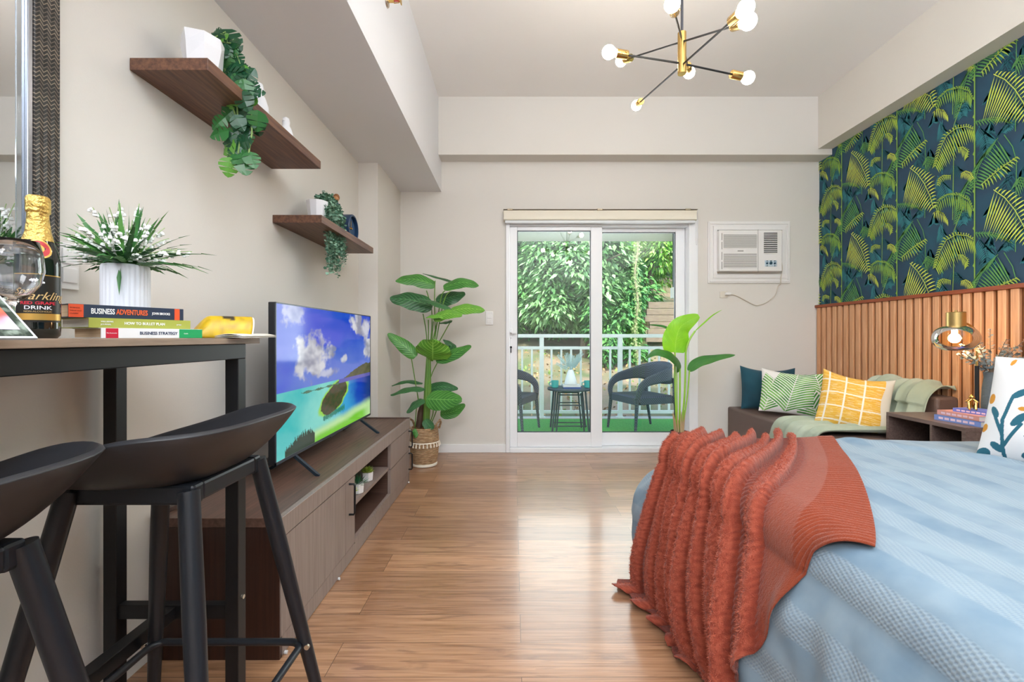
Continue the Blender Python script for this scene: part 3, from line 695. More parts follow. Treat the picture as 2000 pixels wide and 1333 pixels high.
# white faceted pot + monstera vine
pp = thing('trailing_monstera', 'white faceted pot with glossy green monstera vine hanging off the upper shelf', 'potted plant', (-1.06, 1.56, zs1))
g = MB(); pc = V((-1.055, 1.53, zs1)); rp = [(.044, 0), (.056, .055), (.063, .11), (.064, .148), (.059, .148), (.054, .11)]
g.lathe(rp, pc, 7, mod=lambda a, k: 1 + (.06 if k % 2 else 0) * (1 if int(a * 7 / 6.28 + .5) % 2 else -1)); g.build('pot', cer, pp, smooth=False)
def monstera(g, base, d, nrm, L, rs):
    d = d.normalized(); s = d.cross(nrm).normalized(); n = s.cross(d)
    W = L * .48; drop = lambda t: n * (-.22 * L * t * t)
    nl = 4
    def edge(t): return (sin(pi * min(1, (t * .86 + .12)) ** .72) ** .8) * W
    for sg in (-1, 1):
        for k in range(nl):
            t0 = k / nl; t1 = (k + .66) / nl if rs.random() < .9 else (k + 1) / nl; tm = (t0 + t1) / 2
            f = .12
            a = base + d * L * t0 + drop(t0); b = base + d * L * ((k + 1) / nl) + drop(t1)
            o0 = base + d * L * (t0 + f * (1 - t0)) + s * sg * edge(t0) + drop(t0) - n * edge(t0) * .18; o1 = base + d * L * min(1.05, t1 + f * (1 - t1)) + s * sg * edge(t1) + drop(t1) - n * edge(t1) * .18
            m0 = (a + o0) / 2; m1 = (b + o1) / 2
            q = [a, m0, o0, o1, m1, b] if sg > 0 else [b, m1, o1, o0, m0, a]
            if edge(t1) < .001 and edge(t0) < .001: continue
            g.poly(q, [(tm, .1)] * 6)
g = MB(); rs = random.Random(21); LM = [mat('monstera_leaf_a', '2F6A35', .3), mat('monstera_leaf_b', '1F4F33', .3), mat('monstera_leaf_c', '5C9A38', .35)]
# hanging stems: from the pot rim over the shelf edge
def vy(px, py):
    Y = 1.60; X = (px - CX) * Y / FPX; return V((X, Y, CZ - (py - CY) * Y / FPX))
stems = []
for (pts_) in ([(395, 60), (440, 62), (448, 110), (462, 180), (465, 250), (452, 330)], [(400, 58), (455, 85), (478, 150), (490, 200), (492, 260), (482, 322)], [(400, 62), (436, 95), (440, 140), (452, 200), (470, 260), (465, 300)]):
    P_ = [vy(*p) for p in pts_]; P_[0] = pc + V((.02, 0, .146)); stems.append(P_)
g2 = MB()
for s_ in stems: g2.tube(s_, .0028, 6)
g2.build('stems', mat('vine_green', '7C9A55', .6), pp)
leaves = [(462, 68, 62, -50), (440, 80, 46, 200), (448, 98, 42, 250), (470, 108, 44, -30), (478, 120, 40, -10), (455, 120, 44, 230), (488, 140, 48, -60), (433, 132, 48, 190), (445, 150, 44, 240), (470, 150, 50, -70),
 (437, 160, 56, 250), (452, 172, 44, 260), (492, 168, 50, -40), (482, 178, 52, -80), (497, 186, 48, -30), (440, 184, 50, 240), (455, 196, 46, 250), (470, 190, 44, -100), (500, 205, 50, -70), (488, 200, 46, -110), (463, 215, 62, -100), (497, 222, 54, -90), (478, 226, 44, -95),
 (490, 238, 46, -85), (465, 236, 42, -120), (460, 246, 44, -140), (482, 246, 40, -60), (502, 238, 50, -100), (470, 260, 44, -150), (455, 268, 46, 200), (492, 262, 46, -95), (476, 276, 40, -100), (455, 285, 52, 215), (445, 292, 44, 175), (470, 288, 38, -60), (484, 286, 40, -80),
 (446, 327, 48, -100), (483, 318, 56, -75)]
for (px, py, L_px, ang) in leaves:
    p = vy(px - 8, py) + V((rs.uniform(-.03, .025), rs.uniform(-.05, .05), 0)); a = R(ang); d = V((cos(a), rs.uniform(-.3, .3), sin(a)))
    nrm = V((.25 + rs.uniform(-.3, .5), -1, .2 + rs.uniform(-.3, .5))).normalized(); L = L_px * .8 * 1.6 / FPX
    g.mi = rs.choice((0, 0, 1, 1, 1, 2)) if py < 320 else (2 if px < 460 else 0)
    if d.cross(nrm).length > .1: monstera(g, p - d * L * .45, d, nrm, L, rs)
for s_ in stems:
    for k in range(16):
        t = rs.uniform(.12, .95) * 5; i = int(t); p = s_[i].lerp(s_[i + 1], t - i); a = rs.uniform(0, 6.28); d = V((cos(a), rs.uniform(-.6, .3), sin(a) - .4)); nrm = V((rs.uniform(-.3, .8), -1, rs.uniform(-.2, .6))).normalized()
        g.mi = rs.choice((0, 1, 1)); monstera(g, p, d, nrm, rs.uniform(.045, .065), rs)
lo = g.build('foliage', LM, pp, smooth=False)
def bird(c, s, lab, hs=1):
    c = V(c); g = MB()
    prof = [(.0, 0), (.018, .002), (.023, .015), (.022, .035), (.016, .055), (.011, .065), (.0125, .076), (.010, .088), (0, .094)]
    g.lathe([(r * s, z * s * hs) for r, z in prof], c, 18, cap=False)
    g.tube([c + V((0, -.009, .079 * hs)) * s, c + V((0, -.022, .076 * hs)) * s], [.004 * s, .0006 * s], 6)
    g.tube([c + V((0, .01, .03 * hs)) * s, c + V((0, .045, .012)) * s], [.013 * s, .004 * s], 8)
    tag(g.build('bird_ornament', cer), lab, 'ornament')
bird((-1.02, 1.80, zs1), 1.7, 'white ceramic bird on the upper shelf, half hidden by the hanging vine')
bird((-1.02, 2.02, zs1), 1.35, 'white ceramic bird standing alone near the far end of the upper shelf')
# lower shelf: pot with trailing small leaves
tp = thing('trailing_plant', 'white pot with fine grey-green trailing plant on the lower shelf', 'potted plant', (-1.06, 2.42, zs2))
pc = V((-1.045, 2.40, zs2)); g = MB(); g.lathe([(.040, 0), (.048, .05), (.056, .12), (.053, .12), (.046, .05)], pc, 10); g.build('pot', cer, tp, smooth=False)
g = MB(); gs = MB(); rs = random.Random(5)
def q2(px, py, Y=2.45): return P(px, py, Y)
for k in range(30):
    mx = rs.uniform(-1, 1); e = rs.uniform(.45, 1)
    A = pc + V((rs.uniform(-.03, .03), rs.uniform(-.03, .03), .12)); B = q2(640 + 12 * mx, 384 + 10 * abs(mx), 2.5 + .1 * mx); C_ = q2(655 + 14 * mx, 430, 2.48 + .10 * mx); D = q2(658 + 16 * mx, 430 + 108 * e, 2.5 + .08 * mx)
    pts = bez(A, (A + B) / 2 + V((0, 0, .04)), B, 5) + bez(B, B.lerp(C_, .5) + V((.02, 0, .01)), C_, 5)[1:] + bez(C_, C_.lerp(D, .5), D, 10)[1:]
    gs.tube(pts, .0012, 4, cap=False)
    for i, p in enumerate(pts[3:]):
        for j in range(5):
            a = rs.uniform(0, 6.28); d = V((cos(a), sin(a), rs.uniform(-.5, .6))).normalized(); L = rs.uniform(.012, .021); s = d.cross(V((rs.gauss(0, 1), rs.gauss(0, 1), 1))).normalized(); pp_ = p + V((rs.gauss(0, .006), rs.gauss(0, .006), rs.gauss(0, .008)))
            g.mi = rs.choice((0, 1, 2)); g.poly([pp_, pp_ + d * L * .4 + s * L * .4, pp_ + d * L * .85 + s * L * .3, pp_ + d * L, pp_ + d * L * .85 - s * L * .3, pp_ + d * L * .4 - s * L * .4])
gs.build('stems', mat('grey_stem', '7F8F78', .7), tp); g.build('foliage', [mat('greygreen_a', '6F9A82', .6), mat('greygreen_b', '4C7862', .6), mat('greygreen_c', '8FB59E', .6)], tp, smooth=False)
# wooden figurine
fg = thing('figurine', 'small wooden figurine in dark clothes behind the trailing plant', 'figurine', (-1.05, 2.66, zs2))
fc = V((-1.055, 2.68, zs2)); fw = mat('figure_wood', 'B98252', .5); fb = mat('figure_blue', '20304F', .6)
g = MB(); g.lathe([(.016, 0), (.012, .03), (.013, .08), (.018, .12), (.012, .14)], fc, 14); g.build('legs', fw, fg)
g = MB(); g.lathe([(.017, .12), (.020, .15), (.019, .185), (.012, .20), (.006, .205)], fc, 14); g.tube([fc + V((.018, 0, .19)), fc + V((.028, -.006, .16)), fc + V((.022, -.01, .13))], .006, 8); g.build('dress', fb, fg)
g = MB(); g.sphere(fc + V((0, 0, .225)), (.016, .016, .020), 14); g.build('head', fw, fg)
g = MB(); g.sphere(fc + V((0, .004, .232)), (.019, .018, .022), 12); g.tube([fc + V((-.012, .004, .235)), fc + V((-.016, .002, .20)), fc + V((-.014, 0, .185))], .006, 6); g.build('hair', mat('figure_hair', '8A5A33', .7), fg)
# round clock
ck = thing('round_clock', 'dark blue round mantel clock at the far end of the lower shelf', 'clock', (-1.02, 2.87, zs2))
cc = V((-1.045, 2.86, zs2 + .088)); Mx = Matrix.Rotation(R(90), 3, 'Y'); bm_ = mat('clock_blue', '1E3A5C', .35)
g = MB(); g.lathe([(.076, -.03), (.086, -.03), (.088, -.026), (.088, .028), (.085, .032), (.076, .032), (.076, .010), (0, .010)], cc, 48, Mx, cap=False); g.lathe([(0, -.03), (.086, -.03)], cc, 48, Mx, cap=False); g.build('case', bm_, ck)
g = MB(); g.lathe([(0, .011), (.075, .011)], cc, 40, Mx, cap=False); g.build('dial', mat('clock_dial', '2A4E73', .6), ck)
g = MB(); g.box(cc + V((.013, -.003, -.003)), cc + V((.015, .003, .05))); g.box(cc + V((.013, -.035, -.003)), cc + V((.015, .0, .003))); g.tube([cc + V((.01, 0, 0)), cc + V((.022, 0, 0))], .006, 12); g.build('hands', gold_m, ck, smooth=False)
# ================================================================== bar table, mirror, stools
XW = XL
bt_ = thing('bar_table', 'tall bar table with oak top and black steel frame by the left wall', 'table', (-.96, .75, 0))
TZ = 1.0485; tx0, tx1, ty0, ty1 = -1.160, -.757, .10, 1.345
g = MB(); g.box((tx0, ty0, TZ - .0155), (tx1, ty1, TZ)); g.build('tabletop', wood('oak_top_grey', 'A78F7A', '84705F', (12, 1.2, 12), .5), bt_, smooth=False, bevel=.001, seg=1)
za, zb_ = TZ - .0155 - .043, TZ - .0155
g = MB(); w_ = .037
g.box((tx1 - .018 - w_, ty0 + .02, za), (tx1 - .018, ty1 - .04, zb_)); g.box((tx0 + .004, ty0 + .02, za), (tx0 + .004 + w_, ty1 - .04, zb_)); g.box((tx0 + .01, ty1 - .04 - w_, za), (tx1 - .02, ty1 - .042, zb_)); g.box((tx0 + .01, ty0 + .02, za), (tx1 - .02, ty0 + .02 + w_, zb_))
g.build('apron', black_m, bt_, smooth=False, bevel=.002)
for x in (tx0 + .004, tx1 - .018 - w_):
    for y in (ty1 - .04 - w_, ty0 + .02):
        g = MB(); g.box((x, y, 0), (x + w_, y + w_, za)); g.build('leg', black_m, bt_, smooth=False, bevel=.002)
g = MB(); xm = -.975
g.box((tx0 + .02, ty1 - .04 - .03, .252), (tx1 - .03, ty1 - .045, .292)); g.box((tx0 + .02, ty0 + .025, .252), (tx1 - .03, ty0 + .05, .292)); g.box((xm - .018, ty0 + .04, .252), (xm + .018, ty1 - .06, .288))
g.build('stretcher', black_m, bt_, smooth=False, bevel=.002)
g = MB(); g.tube([(tx1 - .0185, ty1 - .058, .31), (tx1 - .013, ty1 - .058, .31)], .006, 12); g.build('bolt', mat('chrome', 'C9BFAF', .25, .9), bt_)

mr = thing('wall_mirror', 'tall wall mirror in dark woven frame at the left edge', 'mirror', (XL, .8, 1.6))
my1 = 1.157; mz0, mz1 = 1.075, 2.45; my0 = .25
def weave_material():
    m = mat('woven_frame', '3A3836', .45); N = m.node_tree.nodes; L = m.node_tree.links; b = N['Principled BSDF']
    tc = N.new('ShaderNodeTexCoord'); sp_ = N.new('ShaderNodeSeparateXYZ'); L.new(tc.outputs['Object'], sp_.inputs[0])
    def mth(op, a, bb=None):
        n = N.new('ShaderNodeMath'); n.operation = op
        for i, q in enumerate((a, bb)):
            if q is None: continue
            if isinstance(q, (int, float)): n.inputs[i].default_value = q
            else: L.new(q, n.inputs[i])
        return n.outputs[0]
    zig = mth('PINGPONG', mth('MULTIPLY', sp_.outputs[1], 1.0), .009)
    v = mth('ADD', mth('MULTIPLY', zig, 1.1), sp_.outputs[2])
    f = mth('FRACT', mth('MULTIPLY', v, 1 / .0105)); k = mth('LESS_THAN', f, .28)
    f2 = mth('FRACT', mth('MULTIPLY', v, 1 / .063)); k2 = mth('LESS_THAN', f2, .5)
    mx = N.new('ShaderNodeMix'); mx.data_type = 'RGBA'; L.new(k, mx.inputs[0]); mx.inputs[6].default_value = l4('2B2826'); mx.inputs[7].default_value = l4('8A7C6C')
    m2 = N.new('ShaderNodeMix'); m2.data_type = 'RGBA'; m2.blend_type = 'MULTIPLY'; L.new(k2, m2.inputs[0]); L.new(mx.outputs[2], m2.inputs[6]); m2.inputs[7].default_value = (.55, .55, .6, 1)
    L.new(m2.outputs[2], b.inputs['Base Color'])
    bp = N.new('ShaderNodeBump'); bp.inputs['Strength'].default_value = .6; bp.inputs['Distance'].default_value = .003; L.new(f, bp.inputs['Height']); L.new(bp.outputs[0], b.inputs['Normal']); return m
fw_ = .072
def ring(nm, m, ins, wd, x0, x1, bev=.002):
    g = MB(); a, b, c, d = my0 + ins, my1 - ins, mz0 + ins, mz1 - ins
    g.box((x0, b - wd, c), (x1, b, d)); g.box((x0, a, c), (x1, a + wd, d)); g.box((x0, a + wd, c), (x1, b - wd, c + wd)); g.box((x0, a + wd, d - wd), (x1, b - wd, d)); return g.build(nm, m, mr, smooth=False, bevel=bev)
ring('woven_frame', weave_material(), 0, .062, XL + .0005, XL + .022, .003)
ring('silver_bevel', mat('silver_strip', '9A9CA4', .25, .9), .062, .012, XL + .0005, XL + .018)
g = MB(); i_ = .062 + .012; g.box((XL + .0005, my0 + i_, mz0 + i_), (XL + .008, my1 - i_, mz1 - i_)); g.build('mirror_glass', mat('mirror', 'E8EAEC', .01, 1.0), mr, smooth=False)
ring('glass_bevel', mat('bevelled_mirror', 'C9D2DC', .06, 1.0), i_, .018, XL + .008, XL + .0095)

pl = mat('stool_black', '26272B', .42, bump=(0, 0)); pl = mat('stool_shell', '2A2B2F', .4)
stm = mat('stool_tube', '202329', .38, .3)
def make_stool(label, cx, cy):
    r = thing('bar_stool', label, 'stool', (cx, cy, 0), 'black low-back bar stools at the bar table'); o = V((cx, cy, 0))
    # bucket seat: low back towards +x
    def shell(u, v, t=0):
        a = 2 * pi * u; ca, sa = cos(a), sin(a)
        ex = (abs(ca) ** 3.4 + abs(sa) ** 3.4) ** (-1 / 3.4)
        rim = .775 + .107 * sst(-1.5, .6, ca)
        rx = .19 if ca > 0 else .20; ry = .222
        k = v; h = sst(0, 1, (k - .30) / .70) if k > .30 else 0; h = h ** 1.0
        rad = k ** .85
        base = .758 + .006 * (1 - k)
        z = base + (rim - base) * (max(0, (k - .25) / .75) ** 1.7)
        return o + V((.01 + rx * ex * ca * rad, ry * ex * sa * rad, z))
    g = MB(); N_, M_ = 64, 18; idx = []
    for j in range(1, M_ + 1): idx.append([g.vert(shell(i / N_, j / M_)) for i in range(N_)])
    c0 = g.vert(o + V((.01, 0, .764)))
    for i in range(N_): g.face((c0, idx[0][i], idx[0][(i + 1) % N_]))
    for j in range(M_ - 1):
        for i in range(N_): g.face((idx[j][i], idx[j + 1][i], idx[j + 1][(i + 1) % N_], idx[j][(i + 1) % N_]))
    g.build('seat_shell', pl, r, solid=.011, off=-1, ang=60, bevel=.002)
    g = MB(); g.box(o + V((-.115, -.115, .728)), o + V((.125, -.085, .768))); g.box(o + V((-.115, .085, .728)), o + V((.125, .115, .768))); g.box(o + V((-.115, -.09, .73)), o + V((-.085, .09, .767))); g.box(o + V((.095, -.09, .73)), o + V((.125, .09, .767)))
    g.build('under_frame', stm, r, smooth=False, bevel=.006)
    top = .115; bot = .235
    for sx in (-1, 1):
        for sy in (-1, 1):
            g = MB(); A = o + V((top * sx, top * sy, .757)); B = o + V((bot * sx, bot * sy, 0)); g.tube([A, A.lerp(B, .3), B], [.0185, .019, .013], 20); lg = g.build('leg', stm, r)
            g = MB(); q = A.lerp(B, (.757 - .26) / .757); g.tube([q + V((0, -.026, 0)), q + V((0, -.016, 0))] if sy < 0 else [q + V((sx * .014, -.016, 0)), q + V((sx * .014, -.022, 0))], .0065, 12); g.build('screw', mat('chrome', 'C9BFAF', .25, .9), lg)
    k = lerp(bot, top, .26 / .757) - .003; cr = .03; pts = []
    for qx, qy in ((1, 1), (-1, 1), (-1, -1), (1, -1)):
        for j in range(6):
            a0_ = {(1, 1): 0, (-1, 1): 90, (-1, -1): 180, (1, -1): 270}[(qx, qy)] + j * 18
            pts.append(o + V((qx * (k - cr) + cr * cos(R(a0_)), qy * (k - cr) + cr * sin(R(a0_)), .262)))
    g = MB(); g.tube(pts, .0088, 14, closed=True); g.build('footrest', stm, r)
    return r
make_stool('black low-back bar stool farther from the camera, beside the television console', -.735, .975)
make_stool('black low-back bar stool nearest the camera, cut off by the left edge', -.815, .525)

# ================================================================== things on the bar table
# sparkling drink bottle
bo = thing('sparkling_bottle', 'black sparkling drink bottle with gold foil neck beside the wine glass', 'bottle', (-.89, .85, TZ)); bc = V((-.897, .85, TZ))
g = MB(); g.lathe([(.0, .002), (.026, 0), (.0305, .006), (.0312, .02), (.0312, .135), (.030, .15), (.026, .168), (.020, .188), (.0155, .21), (.0142, .24)], bc, 48, cap=False); g.build('bottle_body', mat('bottle_glass', '0C1210', .06, spec=.8), bo)
g = MB(); g.lathe([(.0222, .183), (.0180, .2), (.0157, .22), (.0150, .235), (.0172, .238), (.0172, .262), (.016, .266), (.014, .268), (0, .2685)], bc, 40, cap=False, mod=lambda a, k: 1 + .02 * sin(a * 7 + k * 2)); g.build('foil_neck', mat('gold_foil', 'D9B566', .3, .9, bump=(120, .6)), bo)
def wrap_label(nm, z0, z1, a0_, a1_, r_, m, n=24):
    g = MB(); g.grid(lambda u, v: bc + V((r_(lerp(z0, z1, v)) * cos(lerp(a0_, a1_, u)), r_(lerp(z0, z1, v)) * sin(lerp(a0_, a1_, u)), lerp(z0, z1, v))), n, 4); return g.build(nm, m, bo)
fa = math.atan2(-.85, .893)   # direction facing the camera
wrap_label('front_label', .03, .118, fa - 1.2, fa + 1.2, lambda z: .0316, mat('label_black', '15130F', .4))
wrap_label('gold_band', .034, .046, fa - 1.2, fa + 1.2, lambda z: .0318, mat('label_gold', 'C79E50', .35, .6)); wrap_label('gold_line', .1165, .118, fa - 1.2, fa + 1.2, lambda z: .0318, MATS['label_gold'])
rb = lambda z: lerp(.0302, .0198, clamp((z - .15) / .038)) + .001
g = MB()
def medal(r_, off): 
    for k in range(24):
        a0_, a1_ = 2 * pi * k / 24, 2 * pi * (k + 1) / 24
        def pt(rad, a):
            z = .166 + rad * sin(a) * 1.0; an = fa + rad * cos(a) / .026; q = rb(z) + off; return bc + V((q * cos(an), q * sin(an), z))
        g.poly([pt(0, 0), pt(r_, a0_), pt(r_, a1_)])
g.mi = 0; medal(.0185, .0004); g.mi = 1; medal(.0155, .0007); g.mi = 2; medal(.008, .001)
g.build('neck_medallion', [MATS['label_gold'], mat('medal_red', 'B3242A', .4), mat('medal_yellow', 'E2A12E', .4)], bo, smooth=False)
def onbottle(s, size, z, m, nm, shear=0, sx=1, bold=0, dx=0):
    cu = bpy.data.curves.new(nm, 'FONT'); cu.body = s; cu.size = size; cu.extrude = .0001; cu.align_x = 'CENTER'; cu.align_y = 'CENTER'; cu.shear = shear; cu.offset = bold; cu.resolution_u = 3
    to = bpy.data.objects.new('t', cu); COL.objects.link(to); dg = bpy.context.evaluated_depsgraph_get(); dg.update(); me = bpy.data.meshes.new_from_object(to.evaluated_get(dg)); bpy.data.objects.remove(to)
    for v in me.vertices:
        an = fa + (v.co.x * sx + dx) / .0315; q = .0322 + v.co.z; v.co = V((bc.x + q * cos(an), bc.y + q * sin(an), bc.z + z + v.co.y)) - bo.location
    me.materials.clear(); me.materials.append(m); o = bpy.data.objects.new(nm, me); COL.objects.link(o); o.parent = bo
lg_ = mat('gold_ink', 'D2B27A', .4, .3); lw_ = mat('white_ink', 'E8E8F0', .5); lr_ = mat('red_ink', 'C2223A', .5)
onbottle('Sparkling', .021, .078, lg_, 'brand_script', .45, 1.0, 0, .004); onbottle('RED GRAPE', .0075, .065, lr_, 'flavour_text', 0, 1.25, .0002); onbottle('DRINK', .0095, .0565, lw_, 'drink_text', 0, 1.3, .0001); onbottle('NON-ALCOHOLIC', .0045, .0495, lg_, 'small_text')
g = MB()
for k in range(9): an = fa + lerp(-.22, .22, k / 8); g.sphere(bc + V((.0321 * cos(an), .0321 * sin(an), .104 + .002 * sin(k * 2.3))), .0022, 6)
g.build('emblem', lw_, bo)

# wine glass
def clear_glass():
    m = mat('clear_glass', 'FFFFFF', .0, trans=1.0, ior=1.45); return m
gl = thing('wine_glass', 'empty balloon wine glass at the left end of the bar table', 'glass', (-.80, .72, TZ)); gc = V((-.806, .725, TZ))
g = MB(); S_ = 1.0
prof = [(r_ * .8, z_) for r_, z_ in [(.0, .001), (.034, .001), (.035, .003), (.012, .008), (.0045, .018), (.004, .052), (.009, .060), (.026, .071), (.040, .088), (.0465, .110), (.0445, .135), (.038, .158), (.0368, .158), (.0430, .135), (.0450, .110), (.0385, .089), (.0245, .0725), (.008, .063), (0, .0615)]]
g.lathe(prof, gc, 48, cap=False); g.build('glass_body', clear_glass(), gl, ang=180)

# tilted framed print
fr = thing('menu_frame', 'leaning glass-edged card with dark leafy border and orange print', 'sign', (-.69, .6, TZ))
B0 = V((-.688, .652, TZ + .001)); dL = V((-.12, -.99, 0)).normalized(); nF = V((.99, -.12, 0)); el = R(44); up_ = V((-nF.x * cos(el), -nF.y * cos(el), sin(el))).normalized(); nn = dL.cross(up_); nn = nn if nn.x > 0 else -nn
nn.normalize(); W_, H_ = .20, .16
def fq(u, v, z): return B0 + dL * W_ * u + up_ * H_ * v + nn * z
def slab(nm, u0, v0, u1, v1, z0, z1, m):
    g = MB(); p = [fq(u, v, z) for z in (z0, z1) for (u, v) in ((u0, v0), (u1, v0), (u1, v1), (u0, v1))]; i = [g.vert(q) for q in p]
    for q in ((0, 1, 2, 3), (4, 7, 6, 5), (0, 4, 5, 1), (1, 5, 6, 2), (2, 6, 7, 3), (3, 7, 4, 0)): g.face([i[k] for k in q])
    return g.build(nm, m, fr, smooth=False)
slab('backing', 0, 0, 1, 1, -.004, .0, mat('acrylic_edge', 'C9CDD0', .2)); slab('leafy_border', .02, .025, .98, .98, .0, .0008, mat('leafy_border', '2C3A30', .4, var=('8E9C90', 40, (1, 1, 1), .5, .62)))
g = MB(); cl_ = [lin('D88A55'), lin('E7B08B'), lin('CF5F55'), lin('D9C6E4'), lin('B9A6DE')]
def pc_(u, v):
    n = NZ.noise(V((u * 5, v * 5, 0))) * .25 + v
    return mixc(lin('DCCBEA'), cl_[2], sst(.1, .35, n)) if n < .35 else mixc(cl_[2], cl_[0], sst(.35, .6, n))
g.grid(lambda u, v: fq(lerp(.07, .93, u), lerp(.10, .90, v), .0014), 40, 40, col=pc_); g.build('print', mat('print_vc', rough=.3, vc=True), fr, smooth=False)
g = MB(); top_ = fq(.5, .8, -.004); g.tube([top_, V((top_.x - .02, top_.y, TZ + .002))], .003, 8); g.build('easel_strut', black_m, fr)

# fluted vase with lily of the valley
fv = thing('lily_of_the_valley_vase', 'white fluted vase of lily of the valley on the bar table', 'vase', (-.995, 1.16, TZ)); fc = V((-.998, 1.16, TZ))
g = MB(); g.lathe([(.043, 0), (.0470, .004), (.0480, .02), (.0480, .178), (.046, .186), (.042, .188), (.041, .18), (.041, .01)], fc, 144, mod=lambda a, k: 1 + (.05 * abs(sin(a * 14)) if 1 <= k <= 4 else 0)); g.build('vase_body', mat('fluted_white', 'E4E6EE', .5), fv, ang=80)
g = MB(); gb = MB(); gst = MB(); rs = random.Random(17); top_ = fc + V((0, 0, .18))
for k in range(150):
    a = rs.uniform(0, 6.28); e = rs.uniform(.05, 1.45); dr = V((cos(a) * sin(e), sin(a) * sin(e) * .75, cos(e) * .9 + .12)).normalized(); L = rs.uniform(.10, .185) * (1 + .3 * (dr.x > .5))
    b0 = top_ + V((cos(a) * .022 * rs.random(), sin(a) * .022 * rs.random(), 0)); s = dr.cross(V((rs.gauss(0, .3), rs.gauss(0, .3), 1))).normalized(); w_ = rs.uniform(.004, .0075); pr = None; g.mi = rs.choice((0, 0, 1, 2))
    for j in range(6):
        t = j / 5; p = b0 + dr * L * t + V((0, 0, -.35 * L * t * t * sin(e))); ww = w_ * sin(pi * (t * .85 + .12)) * (0.05 if j == 5 else 1); p.x = max(p.x, XL + .012)
        q = (p - s * ww, p, p + s * ww)
        if pr: g.poly([pr[0], pr[1], q[1], q[0]]); g.poly([pr[1], pr[2], q[2], q[1]])
        q = (q[0] + V((0, 0, .002)), q[1], q[2] + V((0, 0, .002))); pr = q
SPR = []
for k in range(46):
    a = rs.uniform(0, 6.28); e = rs.uniform(.1, 1.35); dr = V((cos(a) * sin(e), sin(a) * sin(e) * .8, cos(e) + .12)).normalized(); L = rs.uniform(.11, .21)
    pts = [top_ + dr * L * t + V((0, 0, -.30 * L * t * t * sin(e) * 1.2)) for t in [j / 8 for j in range(9)]]
    for p in pts: p.x = max(p.x, XL + .015)
    gb = MB(); gb.mi = 1; gb.tube(pts, .0011, 5, cap=False); gb.mi = 0; SPR.append(gb)
    for j in range(rs.randint(8, 13)):
        t = rs.uniform(.45, 1) * 8; i = min(int(t), 7); p = pts[i].lerp(pts[i + 1], t - i) + V((rs.uniform(-.007, .007), rs.uniform(-.007, .007), rs.uniform(-.011, -.001))); r_ = rs.uniform(.0032, .0050); p.x = max(p.x, XL + .008)
        gb.lathe([(0, r_ * .9), (r_ * .75, r_ * .6), (r_, 0), (r_ * .95, -r_ * .7), (r_ * 1.15, -r_)], p, 7, cap=False)
g.poly([top_ + V((.02, -.040, .005)), top_ + V((.034, -.052, -.03)), top_ + V((.030, -.054, -.075)), top_ + V((.020, -.050, -.03))])
g.build('leaves', [mat('blade_a', '3E7A3C', .45), mat('blade_b', '5E9A4C', .45), mat('blade_c', '28602F', .45)], fv, smooth=False); 
for gb in SPR: gb.build('flower_spray', [mat('bell_white', 'F0F2F0', .5), mat('stalk', 'A5BF84', .6)], fv)

# stack of books (spines towards the room)
sd_ = V((.43, .90, 0)).normalized(); bd_ = V((-.90, .43, 0))
def book(label, px, py_bot, Y, L, W, T_, z, cover, pages, ang=0, parts=()):
    dx = Matrix.Rotation(R(ang), 3, 'Z') @ sd_; dy = Matrix.Rotation(R(ang), 3, 'Z') @ bd_
    c = P(px, py_bot, Y); c.z = z; r = thing('book', label, 'book', c, 'stacked books on the bar table')
    M_ = M4(c, dx, dy, V((0, 0, 1)))
    g = MB(); t = .0016
    g.box((0, 0, 0), (L, W, t), M_); g.box((0, 0, T_ - t), (L, W, T_), M_); g.box((0, -.001, 0), (L, t, T_), M_); g.build('cover', cover, r, smooth=False, bevel=.0006, seg=1)
    g = MB(); g.box((.003, t, t), (L - .003, W - .004, T_ - t), M_); g.build('pages', pages, r, smooth=False)
    Ms = M4(c + V((0, 0, 0)), dx, V((0, 0, 1)), -dy)     # text plane on the spine: x along spine, y up, z out
    for p in parts:
        if p[0] == 'block': g = MB(); g.box((p[1], .0006, .0011), (p[2], T_ - .0006, .0016), Ms); g.build(p[4], p[3], r, smooth=False)
        else: text(p[1], p[2], (p[3], T_ / 2 + (p[8] if len(p) > 8 else 0), .0016), Ms, r, p[4], p[5], bold=p[6], sx=p[7])
    return r
pg = mat('paper_beige', 'C9AE90', .9, var=('B39878', 8, (1, 1, 40))); pw = mat('paper_white', 'DCD8D0', .9, var=('BDB8AE', 8, (1, 1, 60)))
wt = mat('ink_white', 'F3F3F3', .6); org = mat('ink_orange', 'E8632C', .6); ink = mat('ink_dark', '2D3E5E', .6)
z0 = TZ + .0002
book('white and green book lying at the bottom of the stack on the bar table', 197, 660, .965, .205, .128, .0225, z0, mat('cover_white', 'E3E4E6', .4), pg, 0, (
  ('block', .152, .205, mat('cover_green', '1E9A5C', .4), 'green_band'), ('block', .008, .030, mat('label_red', 'C3203C', .4), 'red_tab'),
  ('t', 'The Economist', .0034, .009, wt, 'tab_text', 0, .9), ('t', 'BUSINESS STRATEGY', .0098, .070, ink, 'title_text', .00012, .86), ('t', 'Guide', .004, .162, wt, 'band_text', 0, 1)))
z1 = z0 + .0225
book('olive green book lying in the middle of the stack on the bar table', 173, 640, .955, .20, .13, .0215, z1, mat('cover_olive', 'A3A84A', .45), pw, 0, (
  ('t', 'HOW TO BULLET PLAN', .0088, .062, wt, 'title_text', .0001, .86), ('t', 'WELLBEING', .0042, .020, wt, 'small_text', 0, 1, .003), ('t', 'JOURNAL', .0042, .020, wt, 'small_text', 0, 1, -.003), ('t', 'press', .005, .168, wt, 'publisher_text', 0, 1)))
z2 = z1 + .0215
